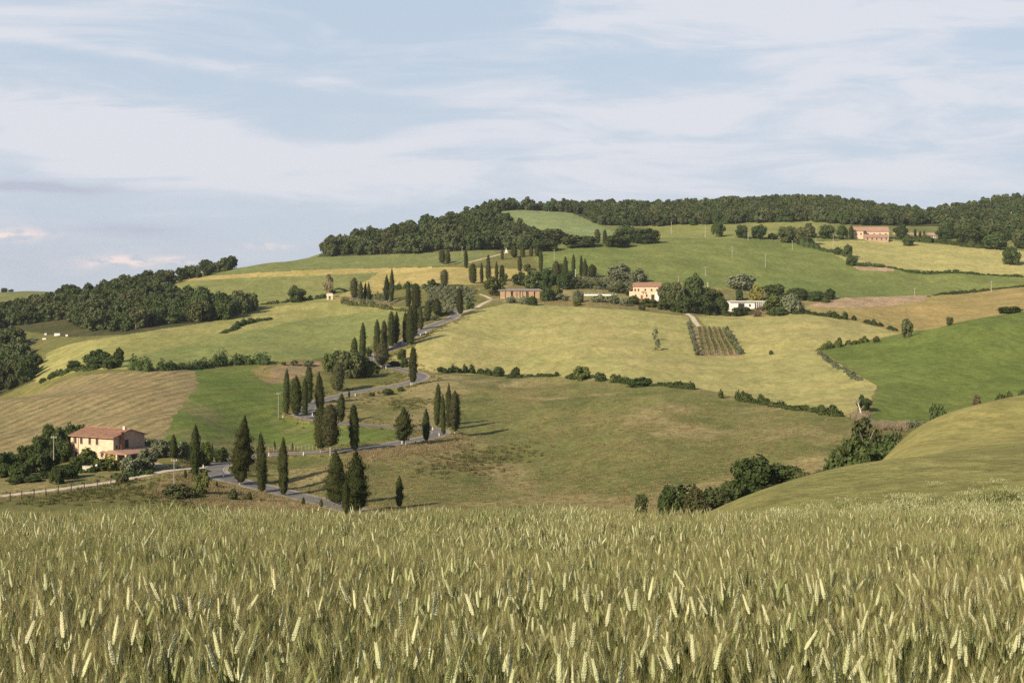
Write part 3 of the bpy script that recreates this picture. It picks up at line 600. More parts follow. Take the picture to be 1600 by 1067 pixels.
def plant(px, base, top, w, kind, label, cat='tree', name=None, group=None, Y=None, bare=0.0, ymin=190, var=None, at=None):
    """a tree or bush rooted in the ground under pixel (px, base); size follows from its distance"""
    if at is not None: p = np.array([at[0], at[1], gz(at[0], at[1])])
    elif Y is None: p = ground(px, base, ymin)
    else: p = np.array([(px-CX)/F*Y, Y, gz((px-CX)/F*Y, Y)])
    s = p[1]/F
    h = (HY-top)*s+CZ-p[2] if at is None else top; wd = w*s if at is None else w
    cyp = kind in CYP
    name = name or ('cypress_tree' if cyp else ('bush' if cat == 'bush' else 'tree'))
    e = tag(empty(name, (p[0], p[1], p[2]-.05), _rng.uniform(0, 6.28)), label, cat, group)
    if cyp: wd *= 1.16
    if cyp: e.rotation_euler[0] = _rng.gauss(0, .018); e.rotation_euler[1] = _rng.gauss(0, .018)
    lst = CYP[kind] if cyp else TREE[kind]
    cm = lst[var if var is not None else _rng.randrange(len(lst))]
    lo = bare*h if bare else (0.03*h if cyp else (0.0 if cat == 'bush' or kind in ('bush', 'yellow') else .05*h))
    c = link('crown', cm, e, (0, 0, lo)); c.scale = (wd*1.04, wd*1.04, h-lo)
    if cyp or cat == 'tree':
        tm = (TRUNK_C if cyp else (TRUNK_P if kind in ('poplar', 'airy', 'russet') else TRUNK_T))[0 if cyp or kind in ('poplar', 'airy', 'russet') else _rng.randrange(2)]
        t = link('trunk', tm, e); t.scale = (max(wd*.9, h*.16) if cyp else wd,)*2+(h,)
    else:
        t = link('stem', TRUNK_T[0], e); t.scale = (wd*.5, wd*.5, h*.6)
    return e

# -- the cypresses, one by one: (px, base, top, width, kind, label, bare trunk share)
CY = [
 (305, 741, 664, 18, 's', 'pointed cypress at the farm junction, right of the farmhouse and behind a round bush', .04),
 (375, 757, 651, 37, 'w', 'very broad tall cypress standing alone inside the lower road bend', .05),
 (409.5, 770, 677, 17, 's', 'slender cypress on the lower road edge, just right of the very broad one', .03),
 (443, 775, 684, 17, 's', 'slender cypress on the lower road edge beside its long shadow, last before the big pair', .03),
 (447.5, 646, 577, 11, 'c', 'narrow cypress at the left end of the dense clump on the left hairpin', .02),
 (463, 651, 588, 21, 'e', 'wide blunt cypress filling the middle of the dense clump on the left hairpin', .02),
 (482.5, 632, 571, 15, 'c', 'tall dark cypress behind the clump on the left hairpin', .04),
 (477, 657, 592, 9, 'c', 'thin cypress in front of the left hairpin with pale trunk foot on the bank', .08),
 (500.5, 645, 581, 15, 's', 'tall pointed cypress rising inside the left hairpin above the broad bare-stemmed one', .02),
 (501, 708, 634, 20, 'c', 'cypress with a short pale trunk pressed against the left of the broad bare-stemmed one', .11),
 (516, 712, 632, 31, 'e', 'broad russet cypress on a long bare pale trunk at the middle road', .2),
 (527.5, 611, 566, 22, 'e', 'egg shaped dark cypress above the middle road in the green meadow', .05),
 (533, 661, 615, 13, 'e', 'small oval cypress on the brown slope between the two roads', .05),
 (554, 706, 632, 18, 'c', 'tall straight cypress beside the middle road, alone above the straw bank', .06),
 (631, 697, 637, 33, 'r', 'shaggy open-branched cypress left of the right-hand hairpin', .13),
 (666, 692, 638, 13, 's', 'small slim cypress standing in the middle of the right-hand hairpin', .07),
 (682.5, 666, 600, 11.5, 'c', 'first slim tall cypress outside the right-hand hairpin, left of its three neighbours', .04),
 (693, 680, 616, 9, 'c', 'thinnest cypress of the four outside the right-hand hairpin', .03),
 (701.5, 671, 600, 11, 's', 'spiky slender cypress rising behind the widest one outside the right-hand hairpin', .04),
 (711, 680, 611, 20, 'w', 'widest cypress of the four outside the right-hand hairpin, casting a long shadow', .06),
 (527, 789, 705, 42, 'w', 'broad brownish cypress, left half of the big pair at the end of the lower road', .05),
 (557, 800, 706, 48, 'w', 'broad dark cypress, right half of the big pair at the edge of the wheat', .04),
 (541, 803, 750, 15, 'c', 'small cypress standing in front of the big pair at the edge of the wheat', .03),
 (624, 792, 743, 13, 's', 'low slim cypress alone at the wheat edge right of the big pair', .03),
 (645, 602, 542, 15, 'c', 'lone tall blunt cypress in front of the upper hairpin', .09),
 (596, 574, 532, 24, 'e', 'stout shaggy cypress at the start of the straight road, above the small white post', .07),
 (553, 577, 528, 11, 'c', 'lower cypress of the pair rising from the thicket left of the upper hairpin', .02),
 (566, 570, 505, 12, 'c', 'higher cypress of the pair rising from the thicket left of the upper hairpin', .02),
 (589, 553, 500, 11.5, 'c', 'first cypress of the close row along the straight road, counted from the thicket', .02),
 (600.5, 548, 501, 12, 'c', 'second cypress of the close row along the straight road', .02),
 (611.5, 540, 487, 11, 'c', 'third cypress of the close row along the straight road, tall and slim', .02),
 (618, 536, 487, 12, 's', 'fourth cypress of the close row along the straight road', .02),
 (632.5, 534, 488, 9, 'c', 'thin left cypress of the three touching ones halfway up the straight road', .02),
 (640.5, 538, 480, 15, 'c', 'wide middle cypress of the three touching ones halfway up the straight road', .03),
 (647, 525, 476, 12, 'c', 'dark right cypress of the three touching ones halfway up the straight road', .02),
 (657.5, 515, 479, 10, 'c', 'short cypress just above the three touching ones on the straight road', .03),
 (668, 501, 469, 13, 'e', 'round shouldered cypress second from the top of the straight road', .04),
 (684, 495, 466, 16, 'e', 'egg shaped russet cypress at the top bend of the straight road', .07),
 (719, 493, 450, 11.5, 'c', 'lone straight cypress at the field corner where the farm drive leaves the road', .07),
 (638.5, 480, 441, 9, 'c', 'narrower cypress of the two beside the olive grove', .02),
 (650.5, 482, 443, 15, 'c', 'wider cypress of the two beside the olive grove', .02),
 (611.5, 472, 420, 8.5, 's', 'tallest needle-thin cypress on the upper road below the hay field', .03),
 (604, 470, 430, 13, 'r', 'ragged topped cypress leaning against the tallest one on the upper road', .05),
 (576, 468, 441, 6, 's', 'right one of two small thin cypresses on the upper road', .03),
 (570.5, 468, 441, 5.5, 's', 'left one of two small thin cypresses on the upper road', .03),
 (564, 469, 440, 8, 's', 'narrow cypress between the widest and the two thin ones on the upper road', .03),
 (553.5, 467, 434, 13, 'e', 'dark wide cypress at the left end of the upper road row', .05),
 (694.5, 447, 421, 14, 'e', 'diamond shaped cypress alone in front of the hay field', .08),
 (739, 443, 412, 12, 'c', 'stout cypress at the lane, first of the three in front of the hay field', .04),
 (753, 444, 410, 6, 's', 'pencil thin cypress at the lane, second of the three in front of the hay field', .06),
 (762.5, 439, 409, 9, 'e', 'bottle shaped cypress at the lane, third of the three in front of the hay field', .03),
 (763, 419, 398, 6, 'c', 'slim cypress on the path directly behind the bottle shaped one', .02),
 (776.5, 440, 408, 6, 's', 'thin left cypress of the pair above the round bush by the shed', .02),
 (784.5, 438, 414, 8, 'c', 'wider right cypress of the pair above the round bush by the shed', .02),
 (691, 413, 390, 11, 'e', 'left round headed cypress of the pair at the start of the hill path', .1),
 (699.5, 415, 391, 8.5, 'e', 'right darker cypress of the pair at the start of the hill path', .06),
 (728.5, 419, 389, 7, 'c', 'single column shaped cypress along the hill path on the green slope', .02),
 (785, 406, 389, 4.5, 'c', 'tiny cypress left of the white shrine on the mound', .02),
 (812, 424, 400, 7.5, 'c', 'column cypress in front of the mound', .02),
 (845, 423, 391, 6.5, 'c', 'slim cypress right of the mound, above the dark oaks', .02),
 (803, 403, 384, 12, 'e', 'dark egg shaped cypress just right of the white shrine', .03),
 (816.5, 402, 384, 8, 'c', 'cypress on the mound crest between two darker ones', .03),
 (830, 401, 384, 7, 'c', 'third cypress on the mound crest, counted from the shrine', .03),
 (839.5, 401, 384, 9, 'e', 'last dark cypress on the mound crest, against the wood', .03),
 (869, 434, 408, 13, 'e', 'brownish round topped cypress left end of the garden row', .03),
 (884, 433, 401, 8.5, 's', 'reddish brown cypress in the garden row beside the green one', .03),
 (896, 434, 398, 7, 'c', 'straight green cypress with a white pole at its foot', .03),
 (908, 432, 399, 5.5, 'c', 'thinnest cypress at the left of the dark garden clump', .03),
 (914.5, 433, 404, 9, 's', 'pointed dark cypress in the garden clump', .03),
 (925, 434, 413, 15, 'e', 'low broad dark cypress at the right end of the garden clump', .02),
 (933.5, 381, 358, 10, 'e', 'left wider cypress of the pair under the ridge wood', .02),
 (945, 382, 359, 6.5, 'c', 'right thinner cypress of the pair under the ridge wood', .02),
 (1330.5, 374, 352, 8, 's', 'pointed dark cypress at the left end of the brick farm', .02),
 (1430, 371, 357, 4.5, 's', 'small cypress by the brick farm orchard, left of three', .02),
 (1437.5, 372, 361, 5, 's', 'small cypress by the brick farm orchard, middle of three', .02),
 (1444, 371, 360, 4, 's', 'small cypress by the brick farm orchard, right of three', .02),
]
for px, b, t, w, k, lab, bare in CY: plant(px, b, t, w, k, lab, 'cypress', group='cypress trees along the winding road' if b > 464 else 'cypress trees on the upper hillside', bare=bare)
for px, b, t, w, lab in [(289.5, 748, 733, 5, 'knee-high cypress sapling on the grass beside the farm junction'), (339, 763, 751, 4, 'cypress sapling at the outer edge of the lower bend'), (474, 790, 776, 6, 'cypress sapling below the lower road near the wheat'),
                      (502, 793, 779, 6, 'cypress sapling at the very end of the lower road'), (429.5, 703, 688, 3.5, 'thin cypress sapling in the green strip above the road, left one'), (457, 703, 691, 3, 'thin cypress sapling in the green strip above the road, right one'),
                      (545.5, 622, 610, 3.5, 'cypress sapling beside the road between the left and upper hairpins'), (271, 716, 679, 12, 'reddish young cypress among the silver bushes right of the farmhouse'), (331, 714, 692, 5, 'thin reddish cypress in the hedge behind the junction')]:
    plant(px, b, t, w, 's', lab, 'cypress', 'cypress_sapling', 'cypress saplings by the road')

# -- single broadleaf trees and bushes
TR = [
 (1176, 771, 713, 62, 'oak', 'large round dark tree in the creek, left of the smaller one beside it', 'tree', 236), (1224, 768, 725, 60, 'oak', 'smaller dark tree in the creek, right of the large round one', 'tree', 238),
 (1330, 745, 680, 70, 'oak', 'dense dark tree at the left of the creek clump on the right', 'tree', 222), (1352, 742, 656, 56, 'poplar', 'tall thin-crowned pale tree rising from the middle of the creek clump', 'tree', 232),
 (1380, 738, 684, 58, 'oak', 'dark leafy tree low in the middle of the creek clump', 'tree', 226), (1396, 735, 674, 40, 'poplar', 'paler tree at the right end of the creek clump, against the lit field', 'tree', 228),
 (1300, 752, 722, 30, 'bush', 'low bush filling the left foot of the creek clump', 'bush', 222),
 (1280, 756, 735, 36, 'mix', 'brownish scrub bush between the two creek clumps', 'bush', 226), (1256, 760, 738, 34, 'mix', 'small brown bush right of the smaller round creek tree', 'bush', 228),
 (1045, 792, 759, 34, 'oak', 'dark bush in the creek just behind the wheat, left of the wider one', 'bush', 214), (1084, 793, 763, 44, 'mix', 'wide feathery bush in the creek just behind the wheat', 'bush', 214),
 (1122, 786, 762, 38, 'mix', 'loose bush joining the creek bushes to the large round tree', 'bush', 220), (1144, 780, 750, 42, 'bush', 'dark low bush at the foot of the large round creek tree', 'bush', 224), (1002, 796, 772, 22, 'mix', 'small grey bush at the left end of the creek line behind the wheat', 'bush', 212),
 (1350, 643, 617, 24, 'oak', 'leafy tree leaning over the dead white trunk at the reed bed', 'tree', None), (1466, 660, 633, 34, 'oak', 'dark bush on the crest of the lit hill in front of the clover field', 'bush', 300),
 (1528, 636, 617, 30, 'russet', 'reddish flowering bush on the crest of the lit hill', 'bush', 300), (1570, 633, 615, 34, 'bush', 'dark low bush on the crest of the lit hill, right of the reddish one', 'bush', 300), (1597, 630, 612, 30, 'oak', 'dark bush cut by the right picture edge on the hill crest', 'bush', 300),
 (1417, 523, 498, 17, 'mix', 'upright grey-green bush at the corner of the clover and stubble fields', 'bush', 524), (1484, 509, 495, 12, 'mix', 'small brown bush on the crest of the clover field', 'bush', 525), (1578, 492, 479, 36, 'bush', 'flat dark bush on the crest of the clover field near the right edge', 'bush', 540),
 (1369, 535, 525, 11, 'mix', 'small round bush at the tip of the clover field', 'bush', None), (1205, 554, 547, 7, 'mix', 'tiny bush alone in the yellow wheat right of the vineyard', 'bush', None),
 (1580, 414, 386, 26, 'oak', 'round dark oak standing alone in the upper wheat field', 'tree', None), (1297, 468, 451, 16, 'oak', 'small dark tree at the left end of the clay bank', 'tree', None),
 (1158, 452, 428, 44, 'olive', 'big rounded grey-green willow on the green hillside above the white house', 'tree', None), (968, 438, 412, 38, 'olive', 'big grey-green willow at the end of the path on the green hillside', 'tree', None), (998, 440, 420, 30, 'olive', 'grey-green bush right of the big willow on the hillside', 'bush', None),
 (1010, 470, 447, 28, 'bright', 'round green tree in front of the pink farmhouse', 'tree', 772), (1055, 480, 441, 26, 'mix', 'grey-brown tall tree right of the pink farmhouse', 'tree', None), (1084, 478, 430, 34, 'oak', 'tallest dark tree between the pink farmhouse and the white house', 'tree', None),
 (1040, 476, 442, 26, 'mix', 'shaggy tree touching the pink farmhouse wall', 'tree', None), (1072, 488, 462, 34, 'oak', 'dark bush at the field edge below the tallest tree', 'bush', None), (1101, 490, 462, 36, 'oak', 'dark spreading bush left of the white house', 'bush', None), (1127, 490, 466, 24, 'oak', 'rounded dark bush touching the white house', 'bush', None),
 (1100, 470, 448, 30, 'bright', 'green tree behind the dark spreading bush', 'tree', None), (1118, 470, 452, 24, 'bright', 'light green tree behind the white house at its left', 'tree', None), (1155, 470, 452, 12, 'oak', 'small pointed dark tree behind the white house roof', 'tree', None),
 (1182, 470, 447, 24, 'yellow', 'yellow blossoming bush behind the white house', 'bush', None), (1208, 490, 460, 34, 'bright', 'large fresh green tree right of the white house', 'tree', None), (1237, 489, 458, 32, 'olive', 'grey-green round tree right of the fresh green one', 'tree', None),
 (1210, 463, 444, 34, 'oak', 'dark tree on the slope behind the fresh green one', 'tree', None), (1245, 468, 450, 40, 'oak', 'dark bushy tree behind the grey-green round one', 'tree', None), (1275, 470, 455, 30, 'oak', 'low dark bush tailing off towards the clay bank', 'bush', None),
 (1188, 494, 478, 30, 'russet', 'reddish shrub at the field edge below the white house', 'bush', None), (1160, 493, 480, 34, 'bush', 'dark low shrub in front of the white house', 'bush', None), (1215, 493, 479, 28, 'bush', 'dark low shrub at the field edge right of the reddish one', 'bush', None),
 (836, 452, 420, 36, 'oak', 'dark oak behind the long shed, left half', 'tree', None), (858, 452, 420, 34, 'oak', 'dark oak behind the long shed, right half', 'tree', None), (812, 446, 425, 24, 'oak', 'smaller dark oak behind the left end of the shed roof', 'tree', None), (824, 424, 412, 11, 'mix', 'small grey bush above the oaks behind the shed', 'bush', None),
 (773, 462, 433, 32, 'bright', 'round green tree at the left end of the long shed', 'tree', None), (787, 440, 428, 14, 'bright', 'green bush joined to the round tree by the shed', 'bush', None), (855, 470, 448, 22, 'oak', 'dark bush at the right end of the long shed', 'bush', None), (870, 468, 446, 20, 'bright', 'green bush right of the dark one by the shed', 'bush', None),
 (885, 452, 424, 30, 'oak', 'round dark tree below the reddish brown cypress', 'tree', None), (874, 430, 412, 14, 'oak', 'small oak among the garden cypresses', 'tree', None), (905, 450, 437, 34, 'mix', 'low grey-green shrub under the garden clump', 'bush', None), (932, 450, 438, 26, 'mix', 'shrub patch right of the garden clump', 'bush', None),
 (831, 477, 463, 17, 'oak', 'round dark bush in front of the long shed', 'bush', None), (818, 475, 463, 14, 'olive', 'grey bush in front of the shed, middle', 'bush', None), (798, 473, 463, 16, 'olive', 'grey bush in front of the shed, left', 'bush', None), (852, 470, 458, 12, 'olive', 'silvery bush near the right shed corner', 'bush', None),
 (903, 473, 453, 18, 'olive', 'silvery olive tree on the garden terrace', 'tree', None), (968, 458, 443, 20, 'mix', 'round dull green tree on the garden terrace', 'tree', None), (955, 456, 449, 10, 'mix', 'small round shrub on the garden terrace', 'bush', None), (984, 462, 451, 14, 'oak', 'dark shrub left of the pink farmhouse', 'bush', None),
 (876, 470, 459, 18, 'olive', 'silvery shrub on the dry bank', 'bush', None), (935, 472, 460, 24, 'olive', 'broad silvery shrub on the dry bank', 'bush', None), (958, 474, 461, 22, 'olive', 'silvery shrub on the dry bank, second from the house', 'bush', None), (990, 476, 462, 22, 'oak', 'dark shrub below the pink farmhouse', 'bush', None), (1015, 480, 466, 28, 'bright', 'green shrub bank below the pink farmhouse', 'bush', None),
 (1040, 484, 468, 26, 'oak', 'dark shrub at the field edge below the shaggy tree', 'bush', None), (1003, 485, 476, 12, 'mix', 'small shrub at the top edge of the yellow field', 'bush', None), (975, 478, 466, 15, 'olive', 'silvery shrub on the dry bank, nearest the house', 'bush', None), (902, 478, 468, 14, 'bright', 'bright green low bush on the dry bank', 'bush', None),
 (735, 483, 472, 12, 'oak', 'small dark bush beside the farm drive', 'bush', None),
 (1024, 531, 513, 11, 'airy', 'upper of two thin grey trees alone in the yellow wheat', 'tree', None), (1027, 547, 529, 11, 'airy', 'lower of two thin grey trees alone in the yellow wheat', 'tree', None),
 (513, 460, 428, 18, 'russet', 'bare-looking reddish tree behind the small stone ruin', 'tree', None), (464, 472, 446, 28, 'oak', 'round dark tree alone on the hedge below the striped meadow', 'tree', None), (674, 448, 436, 14, 'oak', 'small dark tree at the hedge behind the diamond shaped cypress', 'tree', None),
 (690, 581, 573, 15, 'oak', 'round bush at the left end of the long field hedge', 'bush', None), (779, 588, 573, 18, 'oak', 'dark bush standing out of the long field hedge, left of its twin', 'bush', None), (806, 588, 573, 14, 'oak', 'dark bush standing out of the long field hedge, right of its twin', 'bush', None), (910, 593, 572, 27, 'bright', 'largest rounded bush in the long field hedge', 'bush', None), (1000, 604, 589, 40, 'oak', 'broad bush in the long field hedge where the brown field bends', 'bush', None),
 (628, 562, 545, 16, 'bright', 'small spreading tree above the upper hairpin, left of the lone cypress', 'tree', None), (616, 571, 564, 18, 'oak', 'low bush inside the upper hairpin', 'bush', None), (632, 572, 560, 12, 'oak', 'bush at the foot of the small spreading tree', 'bush', None),
 (548, 590, 548, 40, 'mix', 'feathery thicket tree at the left of the thicket by the upper hairpin', 'tree', None), (570, 588, 556, 34, 'bright', 'green thicket tree in front of the two thicket cypresses', 'tree', None), (583, 584, 565, 22, 'bright', 'leafy bush at the right end of the thicket', 'bush', None), (513, 580, 552, 18, 'bright', 'bright small tree at the left end of the thicket', 'tree', None), (528, 574, 548, 26, 'mix', 'pale feathery tree behind the egg shaped cypress', 'tree', None),
 (577, 557, 543, 9, 'oak', 'small round dark tree at the top of the utility pole', 'tree', None), (460, 571, 562, 13, 'olive', 'silvery bush on the terrace above the left hairpin, left', 'bush', None), (482, 572, 562, 18, 'olive', 'silvery bush on the terrace above the left hairpin, right', 'bush', None), (443, 571, 565, 8, 'mix', 'tiny bush at the bend of the dirt track', 'bush', None),
 (606, 617, 607, 18, 'oak', 'dark bush on the outer road bank below the upper hairpin', 'bush', None), (626, 611, 604, 11, 'mix', 'small brown bush on the outer road bank below the upper hairpin', 'bush', None), (581, 619, 613, 10, 'mix', 'low bush on the road bank, left of the dark one', 'bush', None),
 (315, 493, 448, 34, 'oak', 'big dark oak at the front of the left valley wood, in the light gap', 'tree', None), (343, 492, 457, 30, 'oak', 'dark oak right of the biggest one in the left valley wood', 'tree', None), (374, 487, 454, 26, 'mix', 'paler oak near the right end of the left valley wood', 'tree', None), (392, 482, 464, 22, 'oak', 'last low tree at the right end of the left valley wood', 'tree', None), (290, 468, 457, 9, 'oak', 'small dark tree alone on the edge of the striped meadow', 'tree', None), (215, 462, 437, 38, 'oak', 'tall dark oak at the top right of the left valley wood', 'tree', 880),
 (153, 575, 546, 40, 'oak', 'big dark bush in the hedge above the ploughed field', 'tree', None), (186, 560, 543, 15, 'oak', 'small round tree behind the big dark hedge bush', 'tree', 520), (116, 577, 563, 24, 'oak', 'smaller dark bush at the left of the hedge above the ploughed field', 'bush', None), (175, 576, 556, 28, 'oak', 'dark bush joining the hedge above the ploughed field', 'bush', None),
 (7, 458.5, 450, 12, 'oak', 'small dark clump on the far left skyline, cut by the edge', 'tree', 1490), (17, 458.5, 452, 9, 'oak', 'small dark round tree on the far left skyline', 'tree', 1490),
 (137, 727, 700, 33, 'bright', 'round green tree in front of the farmhouse wall', 'tree', 291), (122, 730, 712, 26, 'oak', 'dark shrub at the left corner of the farmhouse terrace', 'bush', 289), (158, 738, 716, 28, 'bright', 'green shrub in front of the farmhouse door', 'bush', 287), (176, 738, 716, 24, 'bright', 'leafy shrub under the farmhouse porch corner', 'bush', 286),
 (204, 744, 712, 36, 'olive', 'dense silvery olive just right of the farmhouse porch', 'tree', 284), (231, 738, 700, 38, 'olive', 'large silvery olive between the farmhouse and the lane', 'tree', 289), (248, 724, 686, 30, 'olive', 'silvery olive behind the lane end', 'tree', 303), (222, 704, 681, 26, 'olive', 'silvery olive behind the farmhouse gable', 'tree', 312), (262, 722, 690, 26, 'olive', 'silvery bush left of the pointed junction cypress', 'bush', 304), (286, 722, 688, 24, 'olive', 'silvery bush right behind the young reddish cypress', 'bush', 306),
 (236, 700, 686, 30, 'oak', 'dark hedge bush behind the silvery olives', 'bush', 322), (321, 722, 690, 20, 'bright', 'bright bush behind the road junction, right of the pointed cypress', 'bush', 304), (345, 717, 699, 24, 'oak', 'dark low bush behind the road at the broad cypress', 'bush', 312), (309, 724, 704, 22, 'oak', 'dark bush between the pointed cypress and the road', 'bush', 303),
 (316, 768, 735, 23, 'bright', 'round bush in front of the pointed junction cypress', 'bush', 262), (363, 778, 763, 16, 'mix', 'ragged bush on the bank below the lower bend', 'bush', 258), (279, 774, 756, 50, 'mix', 'wide weedy bush below the farm junction', 'bush', 257), (389, 775, 768, 9, 'mix', 'small weed bush on the bank below the road', 'bush', 262),
 (110, 744, 725, 32, 'oak', 'dark shrub on the slope below the farmhouse, at its left', 'bush', 278), (90, 750, 728, 28, 'oak', 'dark shrub at the foot of the garden, above the lane', 'bush', 272), (190, 752, 738, 22, 'mix', 'low rough shrub between the garden and the lane', 'bush', 272),
]
GARDEN = [(8, 752, 724, 30), (12, 738, 706, 34), (32, 756, 720, 34), (40, 735, 696, 32), (58, 745, 706, 34), (62, 722, 682, 32), (76, 706, 664, 30), (92, 712, 668, 28), (80, 738, 700, 30), (100, 722, 688, 26), (112, 704, 662, 26), (126, 690, 664, 22), (24, 770, 744, 28), (52, 768, 742, 28), (-10, 745, 700, 36), (72, 760, 736, 24)]
for (px, b, t, w, k, lab, cat, Y) in TR:
    # a fixed distance applies only where the foot is hidden from view
    plant(px, b, t, w, k, lab, cat, Y=Y)
for i, (px, b, t, w) in enumerate(GARDEN):
    plant(px, b, t, w, 'oak', 'dark leafy tree in the dense garden grove left of the farmhouse', 'tree', group='garden grove left of the farmhouse', Y=285+(752-b)*.55)
# olive grove beside the top bend, orchard right of it, vineyard borders
k = 0
for r_ in range(7):
    for c_ in range(9):
        px = 664+c_*9.2+r_*2.4+_rng.uniform(-1.5, 1.5); py = 452+r_*5.3+c_*.35+_rng.uniform(-1, 1)
        if px > 668+72-(r_-2)*3 or (abs(px-719) < 6 and r_ > 4): continue
        plant(px, py, py-7-_rng.uniform(0, 2), 8, 'olive', 'small silvery olive tree in the grove at the top bend of the road', 'olive tree', 'olive_tree', 'olive grove at the top bend'); k += 1
for r_ in range(4):
    for c_ in range(16):
        px = 900+c_*6.8+_rng.uniform(-1.5, 1.5)+r_*3; py = 437+r_*4.4+c_*.4+_rng.uniform(-.8, .8)
        if px > 992: continue
        plant(px, py, py-5.0-_rng.uniform(0, 1.5), 6.5, 'olive', 'tiny silvery olive tree in the terraced orchard left of the pink farmhouse', 'olive tree', 'olive_tree', 'olive orchard on the terrace')
for i in range(8):
    f = i/7; plant(1077+13*f, 511+44*f, 501+45*f, 9, 'olive', 'grey olive bush in the row along the left edge of the vineyard', 'olive tree', 'olive_tree', 'olive row left of the vineyard')
for i in range(7):
    f = i/6; plant(1136+22*f, 520+33*f, 509+36*f, 9+(2 if i in (2, 3) else 0), 'olive', 'grey olive bush in the row along the right edge of the vineyard', 'olive tree', 'olive_tree', 'olive row right of the vineyard')

# hedges: one thing each, leaf masses set along a line on the ground
def hedge(pts, h, w, label, mat=L_OAK, seed=0, ymin=190, Y=None, dens=1.0, name='hedge', cat='hedge', gap=.14):
    rng = np.random.RandomState(seed+100)
    P = np.array([ground(p[0], p[1], ymin) if Y is None else np.array([(p[0]-CX)/F*Y, Y, 0]) for p in pts]); Q = catmull(P, 1.0)
    parts = []; d = 0; nxt = 0
    for i in range(1, len(Q)):
        d += np.linalg.norm(Q[i, :2]-Q[i-1, :2])
        if d < nxt: continue
        nxt = d+w*rng.uniform(.28, .55)
        s = rng.uniform(.5, 1.2)*(.78+.38*math.sin(d*.09+seed)); hh = h*s; ww = w*rng.uniform(.5, 1.1)
        if rng.rand() < gap: nxt += w*rng.uniform(.3, 1.2); continue
        x, y = Q[i, 0]+rng.normal(0, w*.12), Q[i, 1]+rng.normal(0, w*.12); z = gz(x, y)-.1
        n = int(150*dens); D = rng.normal(0, 1, (n, 3)); D[:, 2] = np.abs(D[:, 2]); D /= np.linalg.norm(D, axis=1)[:, None]
        pos = np.array([x, y, z])+D*np.array([ww*.5, ww*.5, hh])*rng.uniform(.78, 1.1, (n, 1)); 
        parts.append(cards(pos, D, .26, .34, rng, .7))
        v, f = ICO1; parts.append((np.array([x, y, z])+v*np.array([ww*.42, ww*.42, hh*.85])*rng.uniform(.85, 1.1, (len(v), 1)), f))
    V, Fc = merge(parts)
    o = link(name, np_mesh(name, V, Fc, mat)); return tag(o, label, cat)
